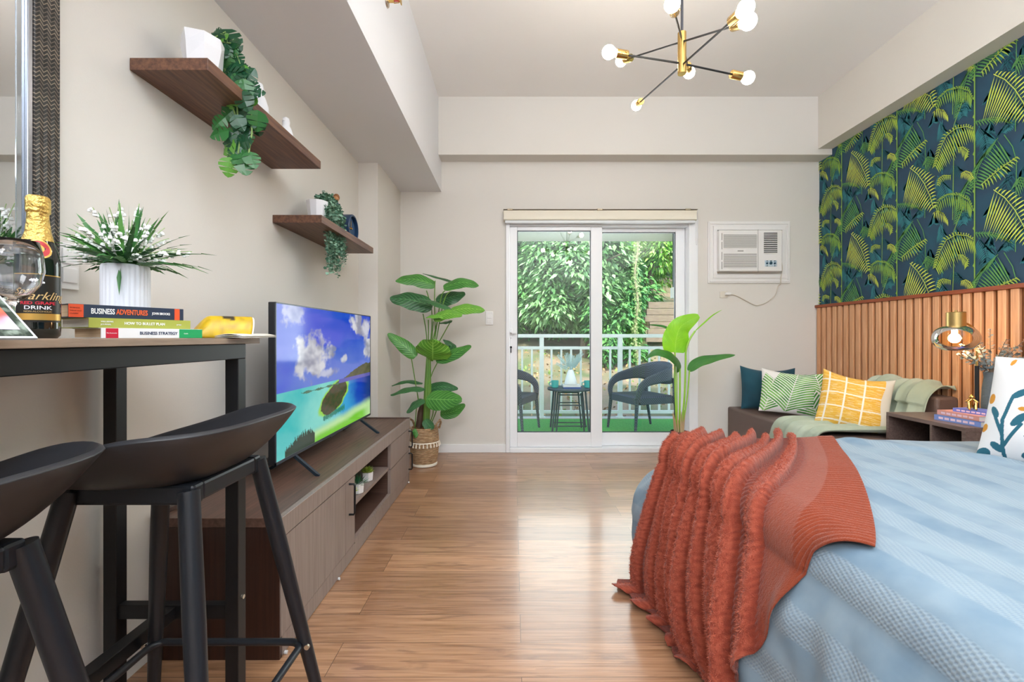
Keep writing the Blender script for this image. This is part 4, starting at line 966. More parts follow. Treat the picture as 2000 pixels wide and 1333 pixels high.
book('dark blue book with orange title lying on top of the stack on the bar table', 133, 618, .935, .215, .125, .0285, z2, mat('cover_navy', '27344A', .45), pg, -2, (
  ('block', .0, .024, mat('cover_orange', 'E4552C', .45), 'orange_band'), ('block', .195, .206, mat('cover_orange', 'E4552C', .45), 'orange_tab'),
  ('t', 'BUSINESS', .0165, .036, wt, 'title_text', .0003, .60), ('t', 'ADVENTURES', .0165, .0800, org, 'title_text', .0003, .58), ('t', 'JOHN BROOKS', .0078, .148, wt, 'author_text', .0001, .70),
  ('t', 'BUSINESS', .0035, .002, mat('ink_darkred', '7A2210', .6), 'quote_text', 0, 1.1, .006), ('t', 'TWELVE TALES', .0028, .002, MATS['ink_darkred'], 'quote_text', 0, 1, .0), ('t', 'CLASSIC', .0035, .002, MATS['ink_darkred'], 'quote_text', 0, 1.1, -.006)))
# open yellow magazine, cover curling over
mg = thing('open_magazine', 'open magazine with curled yellow cover at the right end of the bar table', 'magazine', (-.8, 1.25, TZ))
g = MB(); ym = mat('magazine_vc', rough=.35, vc=True)
def mcol(u, v):
    d = math.hypot((u - .62) * 1.3, (v - .45)); n = NZ.noise(V((u * 9, v * 9, 4)))
    return lin('3B3326') if d + n * .06 < .14 else mixc(lin('D9B21E'), lin('9C7F1A'), clamp(.3 + n * .8))
pA = P(372, 658, 1.17); pB = P(490, 658, 1.26)
def curl(u, v):
    # u from the far left along the table, v up the curl and over to the back
    base = pA.lerp(pB, u); bk_ = V((-.75, .65, 0)).normalized(); h = .012 + .052 * sst(0, .35, u) * 1.0
    a = v * pi * .95; 
    return V((base.x, base.y, TZ + .001)) + bk_ * (.075 * (1 - cos(a)) * .5) + V((0, 0, h * sin(a) * (1 - .12 * v))) + (pB - pA).normalized() * (.012 * sin(a) * u)
g.grid(curl, 26, 22, col=mcol); g.build('cover', ym, mg, solid=.0008)
g = MB()
for k in range(4):
    g.grid(lambda u, v: curl(lerp(.05, 1.03, u), v) * 1 + V((-.001 * (k + 1), .0012 * (k + 1), -.0008 * (k + 1))), 12, 16)
g.build('pages', mat('paper_light', 'E6E1D6', .8), mg)
g = MB(); a_ = P(476, 660, 1.24); 
for k in range(3):
    g.grid(lambda u, v: V((lerp(-.79, -.716, u), lerp(1.19, 1.36, v), TZ + .0012 + k * .0022 + .004 * sin(u * pi) * (k * .5 + .5) + .002 * v)), 8, 4)
g.build('inner_pages', MATS['paper_light'], mg, solid=.0008)
# ================================================================== television console
co = thing('tv_console', 'long dark walnut console under the television', 'cabinet', (-.96, 2.37, 0))
cx0, cx1, cy0, cy1, cz = -1.175, -.757, 1.465, 3.285, .462
g = MB(); g.box((cx0, cy0, cz - .03), (cx1 - .018, cy1, cz)); g.build('top', mat('console_top', '735549', .42, var=('4E392F', 5, (16, .8, 16), .3, .7), bump=(20, .03, (16, .8, 16))), co, smooth=False, bevel=.0015, seg=1)
g = MB(); g.box((cx0, cy0, cz), (cx0 + .018, cy1, cz + .014)); g.box((cx0 + .018, cy1 - .018, cz), (cx1 - .0, cy1, cz + .008)); g.build('tray_lip', walz_m, co, smooth=False, bevel=.001, seg=1)
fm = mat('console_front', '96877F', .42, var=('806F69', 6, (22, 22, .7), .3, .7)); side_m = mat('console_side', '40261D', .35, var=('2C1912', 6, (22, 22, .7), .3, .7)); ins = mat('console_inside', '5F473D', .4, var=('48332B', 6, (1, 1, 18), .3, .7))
g = MB(); g.box((cx1 - .018, cy0, cz - .066), (cx1 + .002, cy1, cz + .0004)); g.build('front_fascia', fm, co, smooth=False, bevel=.0012, seg=1)
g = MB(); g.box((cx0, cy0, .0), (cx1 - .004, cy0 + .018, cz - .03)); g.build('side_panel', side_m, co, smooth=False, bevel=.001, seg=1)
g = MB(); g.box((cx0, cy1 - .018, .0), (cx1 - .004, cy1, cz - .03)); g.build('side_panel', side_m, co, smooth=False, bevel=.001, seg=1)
yA, yB = 2.15, 2.776
g = MB(); g.box((cx0, cy0 + .018, .07), (cx1 - .02, cy1 - .018, .088)); g.box((cx0, cy0 + .018, .09), (cx0 + .012, cy1 - .018, cz - .03)); g.box((cx0 + .012, yA - .018, .088), (cx1 - .02, yA, cz - .03)); g.box((cx0 + .012, yB, .088), (cx1 - .02, yB + .018, cz - .03)); g.build('carcass', ins, co, smooth=False)
g = MB(); g.box((cx0 + .012, yA, .235), (cx1 - .012, yB, .253)); g.build('shelf', fm, co, smooth=False)
g = MB(); g.box((cx1 - .02, cy0 + .018, .004), (cx1 - .004, cy1 - .018, .068)); g.box((cx1 - .02, yA, .068), (cx1 - .0, yB, .088)); g.build('plinth', fm, co, smooth=False)
def front(nm, y0, y1, z0, z1, grooves, hy, hz0, hz1):
    g = MB(); ys = [y0] + grooves + [y1]
    for a, b in zip(ys, ys[1:]): g.box((cx1 - .018, a + .0007, z0), (cx1, b - .0007, z1))
    g.box((cx1 - .018, y0, z0), (cx1 - .003, y1, z1)); o = g.build(nm, fm, co, smooth=False)
    g = MB(); x = cx1; d = .026; pts = [(x, hy, hz0), (x + d * .8, hy, hz0), (x + d, hy, hz0 + .008), (x + d, hy, hz1 - .008), (x + d * .8, hy, hz1), (x, hy, hz1)]; g.tube(pts, .0048, 10); g.build('handle', black_m, o)
front('door', cy0 + .002, yA - .001, .074, cz - .070, [1.81, 1.92, 2.03], yA - .075, .235, .375)
front('drawer', yB + .001, cy1 - .002, .238, cz - .070, [yB + .2, yB + .36], cy1 - .035, .262, .375)
front('drawer', yB + .001, cy1 - .002, .074, .234, [yB + .2, yB + .36], cy1 - .035, .100, .215)
for y in (cy0 + .03, 1.95, 3.25):
    g = MB(); g.tube([(cx1 - .002, y, .006), (cx1 + .006, y, .006)], .006, 10); g.build('floor_glide', mat('clear_plastic', 'D8DADC', .2), co)
# succulents on the shelf
def succulent(x, y, kind, label):
    r = thing('potted_succulent', label, 'plant', (x, y, .253), 'small succulents on the console shelf'); c = V((x, y, .253)); rs = random.Random(int(y * 100))
    g = MB(); g.lathe([(.024, 0), (.030, .004), (.033, .05), (.029, .05), (.028, .042), (0, .042)], c, 6, cap=False); g.build('pot', mat('succulent_pot', 'ECECEC', .4), r, smooth=False)
    g = MB(); n = 46 if kind else 40
    for k in range(n):
        a = k * 2.4; e = lerp(.1, 1.45, (k / n) ** .8); d = V((cos(a) * sin(e), sin(a) * sin(e), cos(e))).normalized(); L = .038 if kind else .055; L *= rs.uniform(.8, 1.15); b = c + V((0, 0, .044)) + V((d.x, d.y, 0)) * .008
        s = d.cross(V((0, 0, 1)) + V((.01, 0, 0))).normalized(); w_ = .0065 if kind else .0035; up = s.cross(d); g.mi = 1 if rs.random() < .3 else 0
        m_ = b + d * L * .55
        g.poly([b, m_ + s * w_, b + d * L, m_ + up * w_ * .5]); g.poly([b, m_ + up * w_ * .5, b + d * L, m_ - s * w_])
    g.build('foliage', ([mat('succ_dark', '2E6A44', .5), mat('succ_dark_b', '4C8A5C', .5)] if kind == 0 else [mat('succ_lime', '8FA83E', .5), mat('succ_lime_b', 'B9C65A', .5)]), r, smooth=False)
succulent(-.800, 2.31, 0, 'dark green spiky succulent in white pot, middle of the three')
succulent(-.815, 2.51, 1, 'lime green succulent in white pot, farthest of the three')
succulent(-.800, 2.19, 1, 'small potted succulent mostly hidden behind the console door edge')

# ================================================================== television
tv = thing('television', 'large flat television showing a tropical beach, on the walnut console', 'television', (-.95, 2.38, cz))
tX, t0, t1, tb, tt = -.95, 1.794, 2.985, .538, 1.193
g = MB(); g.box((tX - .028, t0, tb), (tX - .001, t1, tt)); g.box((tX - .055, t0 + .25, tb + .03), (tX - .028, t1 - .25, tb + .34)); g.build('housing', mat('tv_black', '15181F', .35), tv, smooth=False, bevel=.003)
g = MB(); g.box((tX - .001, t0, tb), (tX + .003, t1, tb + .012)); g.box((tX - .001, t0, tt - .005), (tX + .003, t1, tt)); g.box((tX - .001, t0, tb), (tX + .003, t0 + .006, tt)); g.box((tX - .001, t1 - .005, tb), (tX + .003, t1, tt)); g.box((tX - .001, t0 + .54, tb - .006), (tX + .002, t0 + .62, tb)); g.build('bezel', mat('tv_bezel', '3B414B', .3, .4), tv, smooth=False)
def fbm(x, y, o=5, s=0):
    a = .5; r = 0
    for k in range(o): r += a * NZ.noise(V((x, y, s + k * 3.1))); x *= 2.1; y *= 2.1; a *= .5
    return r
def tvcol(u, v):
    n = fbm(u * 3.2, v * 2.4, 5, 2)
    hz = .425 + .0 * u
    if v > hz:
        sky_ = mixc(lin('6D86E0'), lin('1148D8'), sst(hz, .9, v + n * .25)); sky_ = mixc(sky_, lin('5A60E6'), sst(-.05, .25, fbm(u * 2, v * 3, 3, 9)) * .6)
        c = 0
        for (cu, cv, ru, rv_, st) in ((.30, .66, .15, .17, 1), (.25, .60, .13, .10, 1), (.42, .50, .12, .04, .7), (.80, .93, .09, .11, 1), (.92, .87, .10, .11, .9), (.97, .66, .07, .12, 1), (.62, .60, .045, .035, .9), (.12, .95, .10, .08, .6), (.48, .70, .04, .03, .8), (.38, .76, .05, .06, .8)):
            d = math.hypot((u - cu) / ru, (v - cv) / rv_); c = max(c, st * sst(1.15, .55, d - fbm(u * 14, v * 10, 4, 5) * 1.5))
        sky_ = mixc(sky_, mixc(lin('9C9CB0'), lin('E6E6EC'), sst(-.3, .3, fbm(u * 9, v * 9 - .3, 3, 7))), c)
        mt = hz + .115 * sst(.50, .95, u) + .018 * fbm(u * 22, 0, 3, 1) - .01
        if u > .5 and v < mt: return mixc(lin('4A4A38'), lin('6C6A48'), .5 + fbm(u * 20, v * 20, 3))
        return sky_
    if v > hz - .03 and u > .55: return mixc(lin('5B55A8'), lin('6E6AC8'), .5 + n)
    w = mixc(lin('3FC6C8'), lin('8FE6D8'), clamp(.5 + 1.4 * n))
    w = mixc(w, lin('1E9BE8'), sst(.45, .62, u + (n) * .3 - .1 * abs(v - .28) * 4) * .8 * sst(.0, .12, v - .02))
    w = mixc(w, lin('0B3FC4'), sst(.66, .86, u + n * .2) * sst(.06, .2, v))
    w = mixc(w, lin('0A2878'), sst(.82, .98, u) * .8)
    w = mixc(w, lin('C6EFA8'), sst(.10, .02, v - .10 * u - .0 + n * .05) * sst(.1, .3, u))
    w = mixc(w, lin('7FD63C'), sst(.05, .0, v - .06 * u + n * .04) * sst(.15, .35, u) * sst(1, .85, u))
    # strip of land
    ls = .372 - .02 * (u - .2) + .09 * (u - .2) ** 2 + .006 * fbm(u * 30, 0, 2, 3)
    if .18 < u < .55 and abs(v - ls - .02) < .006 + .004 * sin(u * 60): return lin('4E7A5E')
    # island
    iu = (u - (.50 + .35 * (v - .28))) / .125; iv = (v - .285) / .12
    k = iu * iu + iv * iv + fbm(u * 12, v * 12, 3, 8) * .5 + .9 * (iu + .2) * (-iv) * .6
    if k < 1: return mixc(lin('5A4A38'), lin('3E4A30'), clamp(.5 + 2 * fbm(u * 30, v * 30, 3)))
    if k < 1.5: w = mixc(lin('9FE04A'), w, sst(1.1, 1.5, k))
    if .06 < u < .30 and v < .03 + .06 * sst(.05, .2, u) * sst(.34, .25, u) + .04 * NZ.noise(V((u * 160, 0, 0))) + .02: return lin('2E4030')
    if .38 < u < .62 and abs(v - .15 - .12 * (u - .4)) < .02 + .03 * NZ.noise(V((u * 200, 1, 0))): return lin('2E8A7A')
    return w
scm = mat('tv_screen', '000000', .09, vc=True, emit=('FFFFFF', .85), spec=.22)
scm.node_tree.nodes['Principled BSDF'].inputs['Base Color'].default_value = (0, 0, 0, 1)
for l in list(scm.node_tree.links):
    if l.to_socket.name == 'Base Color': scm.node_tree.links.remove(l)
g = MB(); g.grid(lambda u, v: (tX + .0005, lerp(t0 + .006, t1 - .005, u), lerp(tb + .012, tt - .005, v)), 420, 240, col=tvcol); g.build('screen', scm, tv, smooth=False)
for yc in (t0 + .17, t1 - .17):
    for sx in (1, -1):
        g = MB(); a = V((tX - .012, yc, tb + .004)); b = V((tX + (.115 if sx > 0 else -.13), yc - .05 * sx, cz + .006)); d = b - a
        g.tube([a, b, b + V((.012 * sx, 0, -.004))], [.009, .009, .006], 4); g.build('foot', mat('tv_foot', '23303C', .35), tv, smooth=False)

# ================================================================== big leaves
def leafmat(nm, c1, c2, vein, n=10, rough=.4):
    m = mat(nm, c1, rough); N = m.node_tree.nodes; L = m.node_tree.links; b = N['Principled BSDF']
    uv = N.new('ShaderNodeUVMap'); sp_ = N.new('ShaderNodeSeparateXYZ'); L.new(uv.outputs[0], sp_.inputs[0])
    def mth(op, a, bb=None):
        q = N.new('ShaderNodeMath'); q.operation = op
        for i, x in enumerate((a, bb)):
            if x is None: continue
            if isinstance(x, (int, float)): q.inputs[i].default_value = x
            else: L.new(x, q.inputs[i])
        return q.outputs[0]
    av = mth('ABSOLUTE', mth('SUBTRACT', sp_.outputs[1], .5)); k = mth('SUBTRACT', mth('MULTIPLY', sp_.outputs[0], n), mth('MULTIPLY', av, n * .55))
    s = mth('PINGPONG', k, .5); f = mth('LESS_THAN', s, .085); mid = mth('LESS_THAN', av, .018); f = mth('MAXIMUM', f, mid)
    tc = N.new('ShaderNodeTexCoord'); nz = N.new('ShaderNodeTexNoise'); nz.inputs['Scale'].default_value = 9; L.new(tc.outputs['Object'], nz.inputs['Vector'])
    r = N.new('ShaderNodeMapRange'); r.inputs[1].default_value = .35; r.inputs[2].default_value = .65; L.new(nz.outputs['Fac'], r.inputs[0])
    m1 = N.new('ShaderNodeMix'); m1.data_type = 'RGBA'; L.new(r.outputs[0], m1.inputs[0]); m1.inputs[6].default_value = l4(c1); m1.inputs[7].default_value = l4(c2)
    m2 = N.new('ShaderNodeMix'); m2.data_type = 'RGBA'; L.new(mth('MULTIPLY', f, .7), m2.inputs[0]); L.new(m1.outputs[2], m2.inputs[6]); m2.inputs[7].default_value = l4(vein); L.new(m2.outputs[2], b.inputs['Base Color'])
    bp = N.new('ShaderNodeBump'); bp.inputs['Strength'].default_value = .5; bp.inputs['Distance'].default_value = .004; L.new(s, bp.inputs['Height']); L.new(bp.outputs[0], b.inputs['Normal'])
    # leaves let some light through
    b.inputs['Subsurface Weight'].default_value = 0
    return m
def spl(pts, n):
    out = []; K = len(pts)
    for i in range(n + 1):
        t = i / n * (K - 1); k = min(int(t), K - 2); f = t - k
        p0 = pts[max(k - 1, 0)]; p1 = pts[k]; p2 = pts[k + 1]; p3 = pts[min(k + 2, K - 1)]
        out.append(.5 * ((2 * p1) + (p2 - p0) * f + (2 * p0 - 5 * p1 + 4 * p2 - p3) * f * f + (-p0 + 3 * p1 - 3 * p2 + p3) * f ** 3))
    return out
def bigleaf(g, mid, W, nrm, fold=.25, prof=None, wav=.04, seed=0, asym=1):
    nrm = V(nrm).normalized(); pts = spl([V(p) for p in mid], 20); L = sum((b - a).length for a, b in zip(pts, pts[1:])); rows = []
    for i, p in enumerate(pts):
        t = i / 20; tn = (pts[min(i + 1, 20)] - pts[max(i - 1, 0)]).normalized(); s = tn.cross(nrm).normalized(); n = s.cross(tn)
        w_ = W * .5 * (prof(t) if prof else (sin(pi * clamp(t * .93 + .05) ** .8) ** .75)); row = []
        for j in range(-4, 5):
            q = j / 4; ww = w_ * abs(q) * (asym if q < 0 else 1)
            row.append(g.vert(p + s * (1 if q > 0 else -1) * ww * cos(fold * abs(q)) + n * (ww * fold * (1 if fold > 0 else 1)) * -.6 * abs(q) + n * wav * W * sin(t * 17 + seed + q) * abs(q) ** 2, (t, .5 + q / 2)))
        rows.append(row)
    for a, b in zip(rows, rows[1:]):
        for j in range(8): g.face((a[j], b[j], b[j + 1], a[j + 1]))
# corner plant
cpn = thing('tall_leafy_plant', 'tall artificial broad-leaved plant in a tasselled seagrass basket in the far corner', 'potted plant', (-.735, 3.72, 0))
YP = 3.72
def q8(x, y, dY=0): return P(740 + x / 3.333, 520 + y / 3.333, YP + dY)
bc_ = V((-.735, YP, 0))
def basket_material():
    m = mat('seagrass', 'C9A883', .8, var=('A88560', 30, (1, 1, 3), .35, .65)); N = m.node_tree.nodes; L = m.node_tree.links; b = N['Principled BSDF']
    tc = N.new('ShaderNodeTexCoord'); w_ = N.new('ShaderNodeTexWave'); w_.bands_direction = 'Z'; w_.inputs['Scale'].default_value = 26; w_.inputs['Distortion'].default_value = 1.5; L.new(tc.outputs['Object'], w_.inputs['Vector'])
    bp = N.new('ShaderNodeBump'); bp.inputs['Distance'].default_value = .006; L.new(w_.outputs['Fac'], bp.inputs['Height']); L.new(bp.outputs[0], b.inputs['Normal']); return m
sea = basket_material(); cream = mat('cotton_cream', 'EDE3D3', .9)
g = MB(); g.lathe([(0, .004), (.085, .002), (.098, .015), (.112, .08), (.118, .15), (.119, .20), (.113, .27), (.108, .315), (.103, .315), (.105, .27), (.08, .26), (0, .26)], bc_, 40, cap=False, mod=lambda a, k: 1 + .008 * sin(a * 9 + k)); g.build('basket', sea, cpn)
g = MB(); g.lathe([(.1195, .192), (.123, .197), (.1195, .203)], bc_, 40, cap=False); g.build('trim_cord', cream, cpn)
g = MB(); g.lathe([(.088, .0), (.104, .006), (.104, .022), (.1, .026)], bc_, 40, cap=False); g.build('base_cord', cream, cpn)
g = MB()
for k in range(26):
    a = 2 * pi * k / 26; p = bc_ + V((.121 * cos(a), .121 * sin(a), .198)); g.tube([p, p + V((.004 * cos(a), .004 * sin(a), -.016)), p + V((.005 * cos(a), .005 * sin(a), -.034))], [.003, .0045, .0075], 6); g.sphere(p + V((0, 0, -.006)), .005, 6)
g.build('tassel_trim', cream, cpn)
for s_ in (-1, 1):
    g = MB(); an = R(-15) if s_ > 0 else R(165); ax = V((cos(an), sin(an), 0)); tn = V((-sin(an), cos(an), 0)); p = bc_ + ax * .110
    g.tube([p + tn * .045 + V((0, 0, .30)), p + tn * .04 + ax * .018 + V((0, 0, .352)), p + ax * .028 + V((0, 0, .378)), p - tn * .04 + ax * .018 + V((0, 0, .352)), p - tn * .045 + V((0, 0, .30))], .009, 8); g.build('handle', sea, cpn)
LD = leafmat('broadleaf_dark', '24532F', '2F6636', '5C9A5E'); LMd = leafmat('broadleaf_mid', '35752F', '478A36', '7FC05E'); LB = leafmat('broadleaf_bright', '69A836', '569A30', 'A5DA66')
g = MB(); 
LL = [((365, 125), (235, 85), (108, 97), 95, 1, 0, -.08), ((500, 105), (400, 78), (285, 48), 34, 0, .1, .1), ((420, 140), (540, 105), (650, 130), 80, 1, .0, -.06), ((350, 262), (210, 220), (72, 212), 130, 0, -.05, -.12), ((475, 285), (370, 240), (255, 212), 66, 0, -.1, -.15),
 ((370, 225), (460, 205), (562, 178), 108, 0, .1, .1), ((355, 345), (440, 310), (542, 322), 72, 2, -.15, -.22), ((440, 330), (380, 320), (306, 335), 60, 2, -.15, -.22), ((470, 290), (580, 275), (690, 290), 78, 2, -.05, -.1), ((478, 355), (440, 365), (392, 372), 38, 0, 0, 0),
 ((240, 592), (165, 520), (58, 440), 88, 1, -.05, -.08), ((350, 612), (350, 560), (352, 478), 225, 2, -.06, -.22), ((370, 610), (480, 575), (600, 520), 84, 1, -.02, -.08), ((440, 570), (470, 520), (420, 478), 70, 0, .08, .1),
 ((285, 765), (180, 750), (68, 780), 42, 0, .05, .05), ((300, 800), (190, 800), (76, 842), 62, 0, -.05, -.1), ((295, 870), (240, 895), (182, 958), 68, 0, -.1, -.16), ((305, 815), (400, 785), (515, 800), 78, 0, .05, .02), ((308, 865), (420, 870), (540, 872), 135, 1, -.1, -.2), ((400, 960), (480, 950), (560, 900), 80, 1, .03, .03),
 ((300, 1000), (330, 1040), (352, 1062), 70, 0, -.05, -.08), ((235, 1060), (240, 1085), (238, 1120), 40, 1, -.1, -.12)]
k_ = YP / FPX / 3.333
rs = random.Random(2)
for i, (a, b, c, w_, tone, dy0, dy1) in enumerate(LL):
    g.mi = tone; hz = (0, -1, .55) if w_ > 70 else (0, -.55, 1)
    if i == 11: hz = (0, -1, -.25)
    if i in (14, 15): hz = (0, -.5, 1)
    A, B, C_ = q8(*a, dy0), q8(*b, (dy0 + dy1) / 2), q8(*c, dy1)
    for p in (A, B, C_): p.x = max(p.x, -1.02)
    bigleaf(g, [A, B, C_], w_ * k_ * 1.1, hz, .35, seed=i, wav=.035)
g.build('foliage', [LD, LMd, LB], cpn, ang=180)
g = MB(); stalk = mat('petiole', '6E9A3C', .45, var=('4F7A30', 3, (1, 1, 1)))
root_ = bc_ + V((-.03, 0, .27)); 
for pth in ([(300, 1050), (310, 800), (318, 600)], [(312, 1050), (326, 820), (328, 595)]):
    g.tube([q8(*p) for p in pth], [.022, .020, .013], 10)
def stem(pts, r=.0045): g.tube(spl([q8(*p) for p in pts], 10), r, 6)
for pts in ([(300, 1040), (305, 800), (312, 480), (287, 310)], [(318, 600), (322, 480), (322, 350)], [(322, 600), (338, 480), (345, 300), (310, 160)], [(325, 600), (352, 480), (380, 360)], [(330, 600), (400, 480), (470, 355)], [(340, 620), (365, 460), (362, 230), (366, 95)], [(335, 620), (345, 480), (355, 360)],
    [(290, 1040), (245, 800), (210, 590)], [(320, 1040), (330, 760), (380, 630)], [(300, 1040), (262, 900), (250, 830)], [(310, 1050), (330, 960), (322, 880)], [(330, 1050), (372, 950), (380, 900)], [(322, 1050), (352, 960), (350, 900)], [(345, 620), (400, 230), (430, 160)], [(350, 620), (420, 240), (465, 165)], [(235, 1060), (238, 1000), (245, 920)]):
    stem(pts)
g.mi = 1; g.tube([q8(262, 1050), q8(275, 950), q8(285, 880)], [.03, .028, .012], 10)
g.build('stems', [stalk, mat('stem_brown', '4A3626', .7)], cpn)

# bird-of-paradise plant by the door
bp_ = thing('bird_of_paradise_plant', 'bird of paradise plant with bright green leaf in black pot by the glass door', 'potted plant', (1.325, 3.6, 0)); YQ = 3.6; pc = V((P(1326, 0, YQ).x, YQ, 0))
def q7(x, y, dY=0): return P(1240 + x / 4.595, 590 + y / 4.595, YQ + dY)
g = MB(); g.lathe([(0, .10), (.058, .10), (.062, .105), (.069, .30), (.064, .305), (.060, .285), (0, .28)], pc, 36, cap=False); g.build('pot', mat('black_pot', '222428', .5), bp_)
g = MB(); 
for k in range(4):
    a = R(45 + 90 * k + 10); g.tube([pc + V((.073 * cos(a), .073 * sin(a), .2)), pc + V((.082 * cos(a), .082 * sin(a), .0))], [.008, .006], 8)
g.tube([pc + V((.075 * cos(a_), .075 * sin(a_), .10)) for a_ in [2 * pi * j / 20 for j in range(20)]], .006, 6, closed=True)
g.build('stand', mat('pale_wood', 'D9BE98', .5), bp_)
g = MB(); sh = mat('sheath', 'B79E78', .8)
for k in range(14):
    a = k * 2.4; p = pc + V((.03 * cos(a), .03 * sin(a), .28)); g.tube([p, p + V((.008 * cos(a), 0, .09)), p + V((.022 * cos(a), 0, .17 + .02 * sin(k)))], [.008, .006, .001], 6)
g.build('sheaths', sh, bp_)
g = MB(); bs = mat('bright_stem', '8FC43C', .4)
for pts, r0 in (([(365, 1160), (362, 800), (360, 450)], .0065), ([(380, 1160), (378, 850), (376, 560)], .0045), ([(400, 1160), (404, 850), (404, 600)], .0075), ([(425, 1160), (445, 850), (455, 540), (458, 440), (490, 340), (540, 262)], .0075), ([(440, 1160), (470, 850), (490, 615)], .0055)):
    pp_ = [q7(*p) for p in pts]; pp_[0] = V((pc.x + (pp_[0].x - pc.x) * .6, pc.y, .285)); g.tube(spl(pp_, 14), r0, 8)
g.build('stems', bs, bp_)
BL = leafmat('paradise_bright', '8FD61E', '7CC81C', 'A8E24A', 26, .35); BD = leafmat('paradise_green', '3F7F35', '2F6A2E', '4F8F40', 26, .35)
g = MB(); g.mi = 0
bigleaf(g, [q7(360, 455), q7(372, 330), q7(420, 215), q7(575, 125, -.05)], 245 / 4.595 * YQ / FPX, (0.1, -1, .1), .15, prof=lambda t: (sin(pi * clamp(t * .9 + .07) ** .62) ** .7), wav=.02)
g.mi = 1
bigleaf(g, [q7(405, 615, 0), q7(380, 530, -.05), q7(300, 475, -.1), q7(200, 450, -.12), q7(95, 508, -.12)], 130 / 4.595 * YQ / FPX, (.1, -.8, .7), .3, prof=lambda t: (sin(pi * clamp(t * .93 + .05) ** .6) ** .8))
bigleaf(g, [q7(485, 620), q7(560, 545, .02), q7(700, 505, .04), q7(900, 476, .05)], 100 / 4.595 * YQ / FPX, (-.1, -.9, .6), .25, prof=lambda t: (sin(pi * clamp(t * .95 + .04) ** .8) ** .8))
g.mi = 0
bigleaf(g, [q7(540, 262), q7(620, 190), q7(700, 120), q7(780, 72)], 15 / 4.595 * YQ / FPX, (0, -1, .2), .5)
g.mi = 1; bigleaf(g, [q7(320, 245, .05), q7(240, 215, .06), q7(120, 205, .08)], 26 / 4.595 * YQ / FPX, (0, -1, .4), .4)
g.build('leaves', [BL, BD], bp_, ang=180)

# ================================================================== chandelier
cd = thing('chandelier', 'brass and black rod chandelier with eight round bulbs', 'chandelier', (.75, 2.0, ZC))
CT = P(1332, 105, 2.0)
g = MB(); g.lathe([(0, -.025), (.055, -.025), (.06, -.015), (.06, 0)], V((CT.x, 2.0, ZC)), 32, cap=False); g.build('ceiling_canopy', black_m, cd)
g = MB(); g.tube([(CT.x, 2.0, ZC - .02), (CT.x, 2.0, P(0, 66, 2.0).z)], .0058, 10); g.build('drop_rod', mat('gunmetal', '4A4A50', .35, .6), cd)
g = MB(); g.tube([(CT.x, 2.0, P(0, 64, 2.0).z), (CT.x, 2.0, P(0, 145, 2.0).z)], .0185, 24); g.build('centre_tube', gold_m, cd, ang=50, bevel=.001)
bulb_m = mat('bulb_glow', 'FFFFFF', .3, emit=('FFE3BD', 128)); bulb_m.node_tree.nodes['Principled BSDF'].inputs['Emission Color'].default_value = (1, .89, .76, 1)
arms = [((1213, 119, 2.38), (1462, 42, 1.62), 82), ((1189, 102, 1.95), (1461, 152, 2.05), 124), ((1243, 206, 2.62), (1457, 16, 1.56), 128), ((1313, 8, 1.66), (1346, 142, 2.32), 74)]
for (e0, e1, cyy) in arms:
    a, b = P(*e0), P(*e1); c = P(1331, cyy, 2.0)
    g = MB(); 
    g.tube([a.lerp(c, .12), c, b.lerp(c, .12)], .0042, 8); g.build('arm', black_m, cd)
    for e in (a, b):
        d = (e - c).normalized(); Mx = frame(d)
        sb = e - d * .085
        g = MB(); g.lathe([(0, 0), (.0175, 0), (.0185, .002), (.0185, .052), (.0165, .052), (.015, .04), (0, .04)], sb, 22, Mx, cap=False); g.sphere(sb + d * .012 + Mx @ V((.019, 0, 0)), .004, 8); so_ = g.build('socket', gold_m, cd)
        g = MB(); g.sphere(e + d * .0, (.0285, .0285, .0285), 18, Mx); g.lathe([(.013, -.036), (.015, -.028), (.021, -.02)], e, 18, Mx, cap=False); g.build('bulb', bulb_m, so_, ang=180)
# ================================================================== corner bench
lt = mat('brown_leather', '6A5750', .45, bump=(160, .25, (1, 3, 1)))
sb = thing('corner_bench', 'dark brown upholstered bench with low back along the slatted wall', 'bench', (2.35, 3.45, 0))
g = MB(); g.box((1.955, 2.79, .0), (2.765, YB - .004, .422)); g.build('seat_base', lt, sb, bevel=.018, seg=3, smooth=True)
g = MB(); g.box((2.62, 2.79, .422), (2.764, YB - .004, .682)); g.build('backrest', lt, sb, bevel=.02, seg=3)

# ================================================================== cushions
def pillow(name, label, c, w_, h_, d_, n, up, colf, m, roll=0, nu=90, mats=None, piping=None, group=None, pinch=.05, sag=0, puff=.62):
    n = V(n).normalized(); F = frame(n, V(up)); 
    if roll: F = F @ Matrix.Rotation(R(roll), 3, 'Z')
    c = V(c); r = thing(name, label, 'cushion', c, group)
    def side(sg):
        def fn(u, v):
            a, b = 2 * u - 1, 2 * v - 1
            k = max(0, (1 - abs(a) ** 2.6)) * max(0, (1 - abs(b) ** 2.6)); z = d_ * .5 * k ** puff
            px = a * w_ / 2 * (1 - pinch * (1 - b * b) * abs(a)); py = b * h_ / 2 * (1 - pinch * (1 - a * a) * abs(b))
            z += .006 * NZ.noise(V((a * 3, b * 3, sg * 5 + w_ * 10))) * k + .004 * sin(b * 8 + a * 5) * (abs(a) ** 3) * k
            py -= sag * (1 - a * a) * (1 if b > 0 else 0) * b * b
            return c + F @ V((px, py, sg * z))
        return fn
    g = MB(); g.grid(side(1), nu, nu, col=colf); g.build('front_cover', m, r, ang=180)
    g = MB(); g.grid(lambda u, v: side(-1)(1 - u, v), 30, 30); g.build('back_cover', mats or mat('cushion_back', 'C9C3BA', .9), r, ang=180)
    return r
vel = mat('teal_velvet', '124E60', .8, sheen=.4, var=('0C3A4B', 6, (1, 1, 1)))
